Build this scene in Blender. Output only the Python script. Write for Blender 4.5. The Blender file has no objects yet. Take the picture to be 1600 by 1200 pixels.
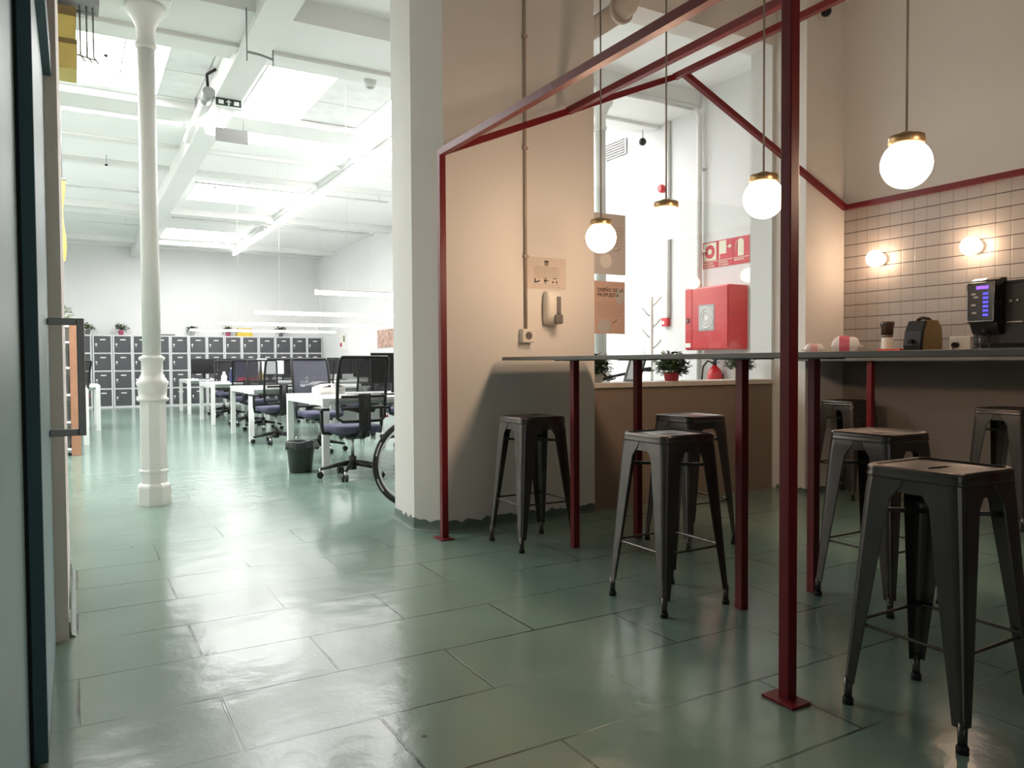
import bpy, bmesh, math, random
from mathutils import Vector, Matrix
random.seed(7)
PI = math.pi
SC = bpy.context.scene
COL = SC.collection

# ------------------------------------------------------------------ camera
F_PX, PITCH, YAW, ROLL, CAM_H = 1187.64, 0.0291162, 0.522286, -0.00579287, 1.08
cy, sy = math.cos(YAW), math.sin(YAW)
f0, r0, u0 = Vector((sy, cy, 0)), Vector((cy, -sy, 0)), Vector((0, 0, 1))
fwd = f0 * math.cos(PITCH) - u0 * math.sin(PITCH)
up = u0 * math.cos(PITCH) + f0 * math.sin(PITCH)
rgt = r0 * math.cos(ROLL) + up * math.sin(ROLL)
up2 = up * math.cos(ROLL) - r0 * math.sin(ROLL)
cam_d = bpy.data.cameras.new('camera'); cam = bpy.data.objects.new('camera', cam_d); COL.objects.link(cam)
cam.matrix_world = Matrix(((rgt.x, up2.x, -fwd.x, 0), (rgt.y, up2.y, -fwd.y, 0), (rgt.z, up2.z, -fwd.z, CAM_H), (0, 0, 0, 1)))
cam_d.sensor_fit = 'HORIZONTAL'; cam_d.sensor_width = 36.0; cam_d.lens = 36.0 * F_PX / 1600.0
cam_d.clip_start = 0.02
SC.camera = cam

# ------------------------------------------------------------------ light set-up
W = bpy.data.worlds.new('world'); SC.world = W; W.use_nodes = True
W.node_tree.nodes['Background'].inputs[0].default_value = (0.85, 0.92, 1, 1)
W.node_tree.nodes['Background'].inputs[1].default_value = 0.3
SC.view_settings.view_transform = 'Standard'; SC.view_settings.look = 'None'
SC.view_settings.exposure = 0.06; SC.view_settings.gamma = 1.0; SC.view_settings.use_curve_mapping = False
SKY_L, LED_L, GLOBE_L, SCONCE_L = 11.0, 19.0, 39.0, 26.0
SKY_COL, LED_COL, GLOBE_COL = (1.0, 0.985, 0.98), (1.0, 0.975, 0.96), (1.0, 0.705, 0.475)
# added fill light behind the camera, at a made-up gap in the rear wall
ed = bpy.data.lights.new('rear_fill_light', 'AREA'); ed.shape = 'RECTANGLE'; ed.size = 1.9; ed.size_y = 2.5; ed.energy = 5; ed.color = (.86, .95, 1.0)
eo = bpy.data.objects.new('rear_fill_light', ed); COL.objects.link(eo); eo.location = (-.02, -2.93, 1.3); eo.rotation_euler = (PI / 2, 0, 0)
SC.cycles.use_denoising = True
SC.cycles.max_bounces = 8; SC.cycles.diffuse_bounces = 5; SC.cycles.glossy_bounces = 4; SC.cycles.transparent_max_bounces = 12
SC.cycles.sample_clamp_indirect = 8.0

# ------------------------------------------------------------------ materials
def nt(name):
    m = bpy.data.materials.new(name); m.use_nodes = True
    t = m.node_tree; b = t.nodes['Principled BSDF']
    return m, t, b
def N(t, typ, **kw):
    n = t.nodes.new(typ)
    for k, v in kw.items(): setattr(n, k, v)
    return n
def setin(n, **kw):
    for k, v in kw.items(): n.inputs[k.replace('_', ' ')].default_value = v
def mat(name, col, rough=0.5, metal=0.0, var=0.06, scale=6.0, bump=0.0, bscale=60.0, spec=0.5, coat=0.0):
    m, t, b = nt(name)
    tc = N(t, 'ShaderNodeTexCoord')
    nz = N(t, 'ShaderNodeTexNoise'); setin(nz, Scale=scale, Detail=4.0)
    t.links.new(tc.outputs['Object'], nz.inputs['Vector'])
    cr = N(t, 'ShaderNodeValToRGB')
    c0 = tuple(max(0, c * (1 - var)) for c in col) + (1,); c1 = tuple(min(1, c * (1 + var)) for c in col) + (1,)
    cr.color_ramp.elements[0].position = .3; cr.color_ramp.elements[1].position = .7
    cr.color_ramp.elements[0].color = c0; cr.color_ramp.elements[1].color = c1
    t.links.new(nz.outputs['Fac'], cr.inputs['Fac']); t.links.new(cr.outputs['Color'], b.inputs['Base Color'])
    setin(b, Roughness=rough, Metallic=metal); b.inputs['Specular IOR Level'].default_value = spec
    if coat: b.inputs['Coat Weight'].default_value = coat
    if bump:
        n2 = N(t, 'ShaderNodeTexNoise'); setin(n2, Scale=bscale, Detail=3.0)
        t.links.new(tc.outputs['Object'], n2.inputs['Vector'])
        bp = N(t, 'ShaderNodeBump'); setin(bp, Strength=bump, Distance=0.01)
        t.links.new(n2.outputs['Fac'], bp.inputs['Height']); t.links.new(bp.outputs['Normal'], b.inputs['Normal'])
    return m
def emit(name, col, L):
    m, t, b = nt(name)
    setin(b, Base_Color=(*col, 1), Roughness=.4)
    b.inputs['Emission Color'].default_value = (*col, 1); b.inputs['Emission Strength'].default_value = L
    return m

def floor_mat():
    m, t, b = nt('painted_floor')
    L = t.links.new
    tc = N(t, 'ShaderNodeTexCoord')
    mp = N(t, 'ShaderNodeMapping'); mp.inputs['Location'].default_value = (FLOOR_DX, FLOOR_DY, 0)
    L(tc.outputs['Object'], mp.inputs['Vector'])
    wob = N(t, 'ShaderNodeTexNoise'); setin(wob, Scale=9.0, Detail=3.0); L(tc.outputs['Object'], wob.inputs['Vector'])
    wm = N(t, 'ShaderNodeVectorMath', operation='SCALE'); wm.inputs['Scale'].default_value = 0.006
    L(wob.outputs['Color'], wm.inputs[0])
    va = N(t, 'ShaderNodeVectorMath', operation='ADD'); L(mp.outputs['Vector'], va.inputs[0]); L(wm.outputs['Vector'], va.inputs[1])
    br = N(t, 'ShaderNodeTexBrick'); br.offset = .5; br.offset_frequency = 2; br.squash = 1
    setin(br, Scale=1.0, Mortar_Size=0.0045, Mortar_Smooth=0.35, Bias=0.0, Brick_Width=0.797, Row_Height=0.3965)
    br.inputs['Color1'].default_value = (1, 1, 1, 1); br.inputs['Color2'].default_value = (.86, .9, .88, 1); br.inputs['Mortar'].default_value = (0, 0, 0, 1)
    L(va.outputs['Vector'], br.inputs['Vector'])
    # how open each joint is (paint has filled many of them)
    jn = N(t, 'ShaderNodeTexNoise'); setin(jn, Scale=1.7, Detail=2.0); L(tc.outputs['Object'], jn.inputs['Vector'])
    jr = N(t, 'ShaderNodeMapRange'); setin(jr, From_Min=.40, From_Max=.60, To_Min=.06, To_Max=1.0); L(jn.outputs['Fac'], jr.inputs['Value'])
    # joints fade out in the big hall, where the paint is thick
    sx = N(t, 'ShaderNodeSeparateXYZ'); L(tc.outputs['Object'], sx.inputs[0])
    fy = N(t, 'ShaderNodeMapRange'); setin(fy, From_Min=4.0, From_Max=5.4, To_Min=1.0, To_Max=.12); L(sx.outputs['Y'], fy.inputs['Value'])
    jm = N(t, 'ShaderNodeMath', operation='MULTIPLY'); L(jr.outputs[0], jm.inputs[0]); L(fy.outputs[0], jm.inputs[1])
    jf = N(t, 'ShaderNodeMath', operation='MULTIPLY'); L(br.outputs['Fac'], jf.inputs[0]); L(jm.outputs[0], jf.inputs[1])
    n1 = N(t, 'ShaderNodeTexNoise'); setin(n1, Scale=1.1, Detail=2.5, Roughness=.5); L(tc.outputs['Object'], n1.inputs['Vector'])
    cr = N(t, 'ShaderNodeValToRGB'); e = cr.color_ramp.elements
    e[0].position, e[1].position = .3, .72
    e[0].color = (0.155, 0.235, 0.193, 1); e[1].color = (0.20, 0.293, 0.242, 1)
    L(n1.outputs['Fac'], cr.inputs['Fac'])
    mx0 = N(t, 'ShaderNodeMix', data_type='RGBA', blend_type='MULTIPLY'); mx0.inputs[0].default_value = .5
    L(cr.outputs['Color'], mx0.inputs[6]); L(br.outputs['Color'], mx0.inputs[7])
    mx = N(t, 'ShaderNodeMix', data_type='RGBA'); L(jf.outputs[0], mx.inputs[0]); L(cr.outputs['Color'], mx.inputs[6]); mx.inputs[7].default_value = (.022, .03, .027, 1)
    # chipped specks
    vo = N(t, 'ShaderNodeTexVoronoi'); setin(vo, Scale=3.1, Randomness=1.0); L(tc.outputs['Object'], vo.inputs['Vector'])
    vs = N(t, 'ShaderNodeMath', operation='LESS_THAN'); vs.inputs[1].default_value = .032; L(vo.outputs['Distance'], vs.inputs[0])
    sp = N(t, 'ShaderNodeMix', data_type='RGBA'); L(vs.outputs[0], sp.inputs[0]); L(mx.outputs[2], sp.inputs[6]); sp.inputs[7].default_value = (.05, .06, .05, 1)
    L(sp.outputs[2], b.inputs['Base Color'])
    b.inputs['Roughness'].default_value = .18
    b.inputs['Specular IOR Level'].default_value = .5
    # height: sunk joints, brushed paint ripples
    mr = N(t, 'ShaderNodeTexNoise'); setin(mr, Scale=5.0, Detail=2.0); L(tc.outputs['Object'], mr.inputs['Vector'])
    mr2 = N(t, 'ShaderNodeTexNoise'); setin(mr2, Scale=55.0, Detail=2.0); L(tc.outputs['Object'], mr2.inputs['Vector'])
    b1 = N(t, 'ShaderNodeBump'); setin(b1, Strength=.17, Distance=.02); L(mr.outputs['Fac'], b1.inputs['Height'])
    b2 = N(t, 'ShaderNodeBump'); setin(b2, Strength=.07, Distance=.006); L(mr2.outputs['Fac'], b2.inputs['Height']); L(b1.outputs['Normal'], b2.inputs['Normal'])
    b3 = N(t, 'ShaderNodeBump', invert=True); setin(b3, Strength=.7, Distance=.006); L(jf.outputs[0], b3.inputs['Height']); L(b2.outputs['Normal'], b3.inputs['Normal'])
    L(b3.outputs['Normal'], b.inputs['Normal'])
    return m
FLOOR_DX, FLOOR_DY = 0.405, -0.207

def tile_mat():
    # square tiles 10 cm: dark open bed joints, faint tight upright joints (object = world coordinates; wall runs along Y)
    m, t, b = nt('wall_tiles'); L = t.links.new
    tc = N(t, 'ShaderNodeTexCoord'); sx = N(t, 'ShaderNodeSeparateXYZ'); L(tc.outputs['Object'], sx.inputs[0])
    def joint(out, off, half):
        a = N(t, 'ShaderNodeMath', operation='ADD'); a.inputs[1].default_value = off; L(sx.outputs[out], a.inputs[0])
        d = N(t, 'ShaderNodeMath', operation='DIVIDE'); d.inputs[1].default_value = .1; L(a.outputs[0], d.inputs[0])
        f = N(t, 'ShaderNodeMath', operation='FRACT'); L(d.outputs[0], f.inputs[0])
        s = N(t, 'ShaderNodeMath', operation='SUBTRACT'); s.inputs[1].default_value = .5; L(f.outputs[0], s.inputs[0])
        ab = N(t, 'ShaderNodeMath', operation='ABSOLUTE'); L(s.outputs[0], ab.inputs[0])
        r = N(t, 'ShaderNodeMapRange', interpolation_type='SMOOTHSTEP'); setin(r, From_Min=.5 - half * 2.2, From_Max=.5 - half * .6); L(ab.outputs[0], r.inputs['Value'])
        return r.outputs[0]
    h = joint('Z', 10 - 2.2335 + .0, .02); v = joint('Y', 10 - 3.741 + .0, .035)
    nz = N(t, 'ShaderNodeTexNoise'); setin(nz, Scale=4.0, Detail=3.0); L(tc.outputs['Object'], nz.inputs['Vector'])
    cr = N(t, 'ShaderNodeValToRGB'); cr.color_ramp.elements[0].color = (.40, .36, .335, 1); cr.color_ramp.elements[1].color = (.48, .435, .41, 1)
    L(nz.outputs['Fac'], cr.inputs['Fac'])
    vm = N(t, 'ShaderNodeMath', operation='MULTIPLY'); vm.inputs[1].default_value = .28; L(v, vm.inputs[0])
    m1 = N(t, 'ShaderNodeMix', data_type='RGBA'); L(vm.outputs[0], m1.inputs[0]); L(cr.outputs[0], m1.inputs[6]); m1.inputs[7].default_value = (.2, .17, .155, 1)
    m2 = N(t, 'ShaderNodeMix', data_type='RGBA'); L(h, m2.inputs[0]); L(m1.outputs[2], m2.inputs[6]); m2.inputs[7].default_value = (.03, .02, .018, 1)
    L(m2.outputs[2], b.inputs['Base Color']); setin(b, Roughness=.38)
    ad = N(t, 'ShaderNodeMath', operation='MAXIMUM'); L(h, ad.inputs[0]); L(v, ad.inputs[1])
    bp = N(t, 'ShaderNodeBump', invert=True); setin(bp, Strength=.5, Distance=.003); L(ad.outputs[0], bp.inputs['Height']); L(bp.outputs['Normal'], b.inputs['Normal'])
    return m

def glass_mat(name, tint=(1, 1, 1), refl=1.0, ior=1.5):
    m = bpy.data.materials.new(name); m.use_nodes = True; t = m.node_tree; t.nodes.clear()
    o = N(t, 'ShaderNodeOutputMaterial'); mx = N(t, 'ShaderNodeMixShader'); fr = N(t, 'ShaderNodeFresnel'); ge = N(t, 'ShaderNodeNewGeometry'); mr = N(t, 'ShaderNodeMapRange'); setin(mr, To_Min=ior, To_Max=1 / ior)
    t.links.new(ge.outputs['Backfacing'], mr.inputs['Value']); t.links.new(mr.outputs[0], fr.inputs['IOR'])   # same Fresnel on both faces of the pane
    tr = N(t, 'ShaderNodeBsdfTransparent'); tr.inputs[0].default_value = (*tint, 1)
    gl = N(t, 'ShaderNodeBsdfGlossy'); gl.inputs['Roughness'].default_value = .01
    t.links.new(fr.outputs[0], mx.inputs[0]); t.links.new(tr.outputs[0], mx.inputs[1]); t.links.new(gl.outputs[0], mx.inputs[2]); t.links.new(mx.outputs[0], o.inputs[0])
    return m
def mesh_fabric(name, col, alpha):
    m, t, b = nt(name)
    tc = N(t, 'ShaderNodeTexCoord'); nz = N(t, 'ShaderNodeTexNoise'); setin(nz, Scale=5.0); t.links.new(tc.outputs['Object'], nz.inputs['Vector'])
    r = N(t, 'ShaderNodeMapRange'); setin(r, To_Min=alpha - .06, To_Max=alpha + .06); t.links.new(nz.outputs['Fac'], r.inputs['Value'])
    t.links.new(r.outputs[0], b.inputs['Alpha']); setin(b, Base_Color=(*col, 1), Roughness=.8)
    return m

M = dict(
    floor=floor_mat(), tiles=tile_mat(),
    wall_bar=mat('bar_plaster', (.77, .735, .70), .75, var=.02, scale=1.2, bump=.06, bscale=25),
    pier_lifted=mat('pier_lifted_plaster', (.90, .87, .85), .7, var=.015, scale=1.2),  # pier colour raised to stand in for light missing on its face
    wall_hall=mat('hall_plaster', (.73, .73, .725), .8, var=.015, scale=1.0, bump=.05, bscale=20),
    ceil=mat('ceiling_paint', (.86, .86, .85), .8, var=.02, scale=.8),
    beam=mat('beam_paint', (.76, .76, .74), .6, var=.02, scale=2),
    skirt=mat('floor_paint_skirt', (.12, .17, .14), .4, var=.15, scale=14),
    low_wall=mat('low_wall_paint', (.25, .185, .145), .7, var=.03, scale=2),
    dark_wall=mat('dark_bounce_cut', (.10, .11, .115), .7),  # unseen walls darkened to cut light bouncing into the bar
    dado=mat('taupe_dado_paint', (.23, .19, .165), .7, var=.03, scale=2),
    sill=mat('sill_paint', (.62, .55, .49), .55, var=.03),
    iron_white=mat('white_iron_paint', (.80, .80, .77), .42, var=.03, scale=5, bump=.08, bscale=12),
    red=mat('red_steel_paint', (.175, .009, .013), .40, var=.08, scale=5, bump=.04, bscale=40, spec=.4),
    stool=mat('gunmetal_sheet', (.12, .104, .096), .27, metal=.75, var=.14, scale=5, bump=.03, bscale=30),
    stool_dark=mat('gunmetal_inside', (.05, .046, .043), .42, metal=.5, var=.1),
    rubber=mat('black_rubber', (.012, .012, .012), .65),
    table=mat('grey_laminate', (.17, .15, .132), .42, var=.05, scale=9),
    counter=mat('grey_worktop', (.17, .15, .132), .5, var=.05, scale=9),
    blue=mat('blue_grey_door_paint', (.20, .34, .38), .45, var=.03, scale=3),
    blue_dk=mat('dark_blue_edge_paint', (.06, .13, .17), .5, var=.05),
    black_gap=mat('black_seal', (.006, .01, .012), .6),
    steel=mat('brushed_steel', (.30, .28, .265), .34, metal=1.0, var=.06, scale=20),
    white_pl=mat('white_plastic', (.80, .80, .78), .38, var=.02),
    cream_pl=mat('cream_plastic', (.74, .70, .63), .4, var=.02),
    grey_pl=mat('grey_plastic', (.16, .15, .14), .35, var=.03),
    black=mat('black_plastic', (.012, .012, .013), .42, var=.08, spec=.35),
    black_gl=mat('gloss_black_plastic', (.01, .009, .009), .12, var=.05),
    desk=mat('white_desk_laminate', (.80, .81, .80), .35, var=.015),
    locker_body=mat('pale_grey_locker_steel', (.66, .67, .68), .45, var=.02),
    locker_door=mat('charcoal_locker_steel', (.062, .065, .071), .42, var=.06, scale=3),
    label=mat('white_label', (.86, .86, .85), .5),
    orange=mat('orange_plywood', (.40, .20, .12), .5, var=.08, scale=8),
    yellow=mat('yellow_paint', (.62, .47, .13), .5, var=.08, scale=4),
    brown=mat('brown_strap', (.20, .13, .04), .6),
    zinc=mat('zinc_wire', (.33, .34, .33), .4, metal=.7),
    fire=mat('fire_red_enamel', (.58, .022, .030), .28, var=.04, scale=3, spec=.6),
    sign_red=mat('sign_red', (.55, .035, .055), .5, var=.03),
    sign_cream=mat('sign_glow_cream', (.74, .72, .58), .55, var=.02),
    paper=mat('white_paper', (.78, .75, .71), .6, var=.02),
    paper_grey=mat('grey_poster_paper', (.56, .53, .52), .6, var=.04, scale=3),
    paper_pink=mat('pink_poster_paper', (.64, .44, .36), .6, var=.03, scale=3),
    paper_film=mat('laminated_notice', (.72, .63, .56), .18, var=.02),
    ink=mat('dark_ink', (.05, .04, .035), .7), ink_mid=mat('brown_ink', (.30, .215, .17), .7), ink_soft=mat('faint_ink', (.42, .30, .25), .7),
    brass=mat('antique_brass', (.42, .29, .15), .32, metal=.9, var=.1, scale=15),
    cord=mat('grey_cloth_cord', (.17, .145, .125), .7),
    pipe=mat('pale_pipe_paint', (.72, .72, .70), .5), conduit=mat('taupe_conduit', (.40, .32, .26), .5),
    leaf=mat('dark_leaf', (.045, .075, .032), .45, var=.45, scale=30), leaf_l=mat('light_leaf', (.20, .27, .10), .5, var=.3, scale=30),
    pot_red=mat('coral_pot', (.60, .06, .085), .4), pot_white=mat('white_pot', (.60, .60, .57), .4), pot_pink=mat('pink_pot', (.66, .13, .26), .4),
    soil=mat('soil', (.03, .02, .015), .9),
    tyre=mat('black_tyre', (.012, .012, .013), .7), alloy=mat('silver_alloy', (.55, .56, .57), .3, metal=.9), tyre_txt=mat('tyre_print', (.5, .5, .5), .6),
    chair_fab=mat('navy_seat_fabric', (.075, .075, .125), .85, var=.1, scale=25),
    mesh_bk=mesh_fabric('black_mesh', (.02, .02, .022), .62), mesh_bl=mesh_fabric('blue_grey_mesh', (.075, .075, .105), .84),
    bin=mat('dark_green_bin', (.018, .026, .023), .4, var=.1), bag=mat('black_bag_film', (.03, .034, .034), .25, var=.1),
    screen=mat('dark_screen', (.016, .016, .018), .22), screen_on=emit('lit_screen', (.95, .97, 1.0), 1.3),
    gold=mat('gold_plastic', (.30, .20, .085), .38, metal=.4, var=.05),
    blue_led=emit('blue_led', (.06, .05, 1.0), 2.2), violet_led=emit('violet_led', (.16, .06, 1.0), 2.6), teal_screen=emit('teal_screen', (.25, .55, .55), .75),
    red_card=mat('red_card', (.62, .05, .025), .5), peach=mat('peach_card', (.66, .42, .30), .6),
    film_white=mat('white_film', (.80, .74, .72), .25, var=.04), film_pink=mat('pink_film', (.62, .13, .20), .25, var=.12, scale=20), film_rose=mat('rose_film', (.72, .38, .40), .3, var=.1, scale=20),
    purple=mat('purple_print', (.055, .05, .10), .45, var=.25, scale=12), yellow_b=mat('yellow_bottle', (.65, .47, .06), .4), blue_b=mat('navy_bottle', (.03, .04, .17), .35), clear_b=mat('pale_bottle', (.70, .70, .72), .3),
    magenta=mat('magenta_tag', (.45, .03, .08), .5),
    art=mat('brown_photo_print', (.45, .28, .22), .5, var=.5, scale=14),
    green_sign=mat('dark_green_sign', (.02, .05, .035), .5),
    pane=emit('skylight_pane', SKY_COL, SKY_L), pane_dull=mat('insulated_pane', (.80, .81, .80), .6),
    led=emit('led_diffuser', LED_COL, LED_L), tube=emit('tube_lamp', LED_COL, 14.0),
    globe=emit('opal_globe', GLOBE_COL, GLOBE_L), globe_wall=emit('opal_wall_globe', GLOBE_COL, SCONCE_L),
    glass=glass_mat('clear_glass', (.97, .985, .98)), glass_cup=glass_mat('cup_glass', (.9, .88, .85)),
    dark_panel=mat('charcoal_panel', (.07, .07, .07), .5), grey_frame=mat('grey_backing', (.35, .35, .36), .5),
)

# ------------------------------------------------------------------ mesh builder
class MB:
    def __init__(s): s.bm = bmesh.new(); s.mats = []
    def mi(s, m):
        if m not in s.mats: s.mats.append(m)
        return s.mats.index(m)
    def _fin(s, faces, m, smooth=False):
        i = s.mi(m)
        for f in faces: f.material_index = i; f.smooth = smooth
    def box(s, lo, hi, m, bev=0.0, rot=None, piv=None, seg=2):
        lo, hi = Vector(lo), Vector(hi); c = (lo + hi) / 2; d = hi - lo
        r = bmesh.ops.create_cube(s.bm, size=1.0)
        vs = r['verts']
        for v in vs: v.co = Vector((v.co.x * d.x, v.co.y * d.y, v.co.z * d.z)) + c
        fs = list({f for v in vs for f in v.link_faces})
        if bev > 0:
            es = list({e for v in vs for e in v.link_edges})
            rb = bmesh.ops.bevel(s.bm, geom=es, offset=bev, segments=seg, affect='EDGES', profile=.5)
            fs = [f for f in rb['faces']] + [f for f in fs if f.is_valid]; fs = list(set(fs))
            vs = list({v for f in fs for v in f.verts})
        if rot is not None:
            p = Vector(piv) if piv is not None else c
            for v in vs: v.co = rot @ (v.co - p) + p
        s._fin(fs, m); return s
    def prism(s, poly, z0, z1, m, bev=0):
        b = [s.bm.verts.new((x, y, z0)) for x, y in poly]; t = [s.bm.verts.new((x, y, z1)) for x, y in poly]
        n = len(poly); fs = [s.bm.faces.new(b[::-1]), s.bm.faces.new(t)]
        for i in range(n): fs.append(s.bm.faces.new((b[i], b[(i + 1) % n], t[(i + 1) % n], t[i])))
        s._fin(fs, m); return s
    def rings(s, rings, m, cap=True, smooth=True, closed=True):
        vr = [[s.bm.verts.new(p) for p in r] for r in rings]; fs = []
        n = len(vr[0])
        for a, b in zip(vr, vr[1:]):
            for i in range(n if closed else n - 1):
                j = (i + 1) % n
                try: fs.append(s.bm.faces.new((a[i], a[j], b[j], b[i])))
                except ValueError: pass
        s._fin(fs, m, smooth)
        if cap:
            cf = [s.bm.faces.new(vr[0][::-1]), s.bm.faces.new(vr[-1])]; s._fin(cf, m)
        return s
    def lathe(s, prof, c, m, seg=24, axis='z', cap=True, smooth=True):
        c = Vector(c); R = []
        for r, z in prof:
            ring = []
            for i in range(seg):
                a = 2 * PI * i / seg; x, y = r * math.cos(a), r * math.sin(a)
                p = {'z': (x, y, z), 'x': (z, x, y), 'y': (y, z, x)}[axis]
                ring.append(c + Vector(p))
            R.append(ring)
        return s.rings(R, m, cap, smooth)
    def cyl(s, p0, p1, r, m, r1=None, seg=12, smooth=True):
        p0, p1 = Vector(p0), Vector(p1); d = (p1 - p0).normalized()
        a = d.orthogonal().normalized(); b = d.cross(a); r1 = r if r1 is None else r1
        ring = lambda p, q: [p + (a * math.cos(2 * PI * i / seg) + b * math.sin(2 * PI * i / seg)) * q for i in range(seg)]
        return s.rings([ring(p0, r), ring(p1, r1)], m, True, smooth)
    def tube(s, pts, r, m, seg=8, closed=False, rfun=None):
        pts = [Vector(p) for p in pts]; n = len(pts); R = []; prev = None
        for i, p in enumerate(pts):
            if closed: d = (pts[(i + 1) % n] - pts[i - 1]).normalized()
            else: d = (pts[min(i + 1, n - 1)] - pts[max(i - 1, 0)]).normalized()
            a = d.orthogonal().normalized() if prev is None else (prev - d * prev.dot(d)).normalized()
            prev = a; b = d.cross(a); q = r if rfun is None else rfun(i / (n - 1))
            R.append([p + (a * math.cos(2 * PI * k / seg) + b * math.sin(2 * PI * k / seg)) * q for k in range(seg)])
        if closed: R.append(R[0]); return s.rings(R, m, False)
        return s.rings(R, m, True)
    def bar(s, p0, p1, w, h, m, up=(0, 0, 1), bev=0):
        p0, p1 = Vector(p0), Vector(p1); d = p1 - p0; L = d.length; d.normalize(); u = Vector(up)
        sd = d.cross(u).normalized(); u = sd.cross(d).normalized()
        cs = [(-w / 2, -h / 2), (w / 2, -h / 2), (w / 2, h / 2), (-w / 2, h / 2)]
        return s.rings([[p + sd * x + u * y for x, y in cs] for p in (p0, p1)], m, True, False)
    def ball(s, c, r, m, sx=1, sy=1, sz=1, seg=20, rg=12):
        res = bmesh.ops.create_uvsphere(s.bm, u_segments=seg, v_segments=rg, radius=r)
        for v in res['verts']: v.co = Vector((v.co.x * sx, v.co.y * sy, v.co.z * sz)) + Vector(c)
        s._fin(list({f for v in res['verts'] for f in v.link_faces}), m, True); return s
    def quad(s, a, b, c, d, m):
        f = s.bm.faces.new([s.bm.verts.new(p) for p in (a, b, c, d)]); s._fin([f], m); return s
    def xf(s, mtx): bmesh.ops.transform(s.bm, matrix=mtx, verts=s.bm.verts[:]); return s
    def build(s, name, parent=None, loc=None, recalc=True):
        if recalc: bmesh.ops.recalc_face_normals(s.bm, faces=s.bm.faces[:])
        me = bpy.data.meshes.new(name); s.bm.to_mesh(me); s.bm.free()
        for m in s.mats: me.materials.append(m)
        o = bpy.data.objects.new(name, me); COL.objects.link(o)
        if parent is not None: o.parent = parent
        if loc is not None: o.location = loc
        return o
def tag(o, label, cat, group=None, kind=None):
    o['label'] = label; o['category'] = cat
    if group: o['group'] = group
    if kind: o['kind'] = kind
    return o
def struct(o): o['kind'] = 'structure'; return o
def thing(name, label, cat, loc=(0, 0, 0), rz=0.0, group=None):
    o = bpy.data.objects.new(name, None); COL.objects.link(o); o.empty_display_size = .1
    o.location = loc; o.rotation_euler = (0, 0, rz); return tag(o, label, cat, group)
def dup(root, loc, rz=None, label=None, group=None):
    r = root.copy(); COL.objects.link(r); r.location = loc
    if rz is not None: r.rotation_euler = (0, 0, rz)
    if label: r['label'] = label
    if group: r['group'] = group
    for ch in [c for c in bpy.data.objects if c.parent == root]:
        c2 = ch.copy(); COL.objects.link(c2); c2.parent = r
        for g in [g for g in bpy.data.objects if g.parent == ch]:
            g2 = g.copy(); COL.objects.link(g2); g2.parent = c2
    return r
def text(name, body, size, m, parent, mtx, depth=0.0006, align='LEFT', bold=False):
    cu = bpy.data.curves.new(name, 'FONT'); cu.body = body; cu.size = size; cu.extrude = depth; cu.align_x = align; cu.resolution_u = 3
    if bold: cu.offset = size * .022
    o = bpy.data.objects.new(name + '_c', cu); COL.objects.link(o)
    bpy.context.view_layer.update()
    me = bpy.data.meshes.new_from_object(o.evaluated_get(bpy.context.evaluated_depsgraph_get()))
    bpy.data.objects.remove(o); bpy.data.curves.remove(cu)
    me.name = name; me.materials.clear(); me.materials.append(m)
    o = bpy.data.objects.new(name, me); COL.objects.link(o); o.parent = parent; o.matrix_local = mtx
    return o
def basis(o, x, y):   # matrix: local x -> x, local y -> y, z = x cross y
    x, y = Vector(x).normalized(), Vector(y).normalized(); z = x.cross(y); o = Vector(o)
    return Matrix(((x.x, y.x, z.x, o.x), (x.y, y.y, z.y, o.y), (x.z, y.z, z.z, o.z), (0, 0, 0, 1)))
ORD = ['first', 'second', 'third', 'fourth', 'fifth', 'sixth', 'seventh', 'eighth', 'ninth', 'tenth', 'eleventh', 'twelfth', 'thirteenth', 'fourteenth', 'fifteenth', 'sixteenth']

# ================================================================== SETTING
CZ = 4.05                                   # ceiling height
YF = 21.62                                  # far wall
XR = 6.05                                   # hall right wall
struct(MB().box((-5, -3, -.12), (6.6, 22, 0), M['floor']).build('floor'))
cb = MB()                                   # ceiling with skylight openings left out
SK = [  # x0, x1, y0, y1 of glazed wells
    (-3.4, 1.24, 7.62, 9.30), (-3.4, 1.24, 10.02, 10.36), (1.74, 6.0, 7.62, 10.75), (1.80, 3.50, 13.25, 14.90), (1.80, 3.50, 18.25, 19.75), (-3.4, -.85, 12.9, 17.0)]  # last well is added out of view to brighten the hall floor
xs = sorted({-5, 6.6} | {a for s in SK for a in s[:2]}); ys = sorted({-3, 22} | {a for s in SK for a in s[2:]})
for x0, x1 in zip(xs, xs[1:]):
    for y0, y1 in zip(ys, ys[1:]):
        cx, cyy = (x0 + x1) / 2, (y0 + y1) / 2
        if not any(a < cx < b and c < cyy < d for a, b, c, d in SK): cb.box((x0, y0, CZ), (x1, y1, CZ + .12), M['ceil'])
struct(cb.build('ceiling'))
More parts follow.
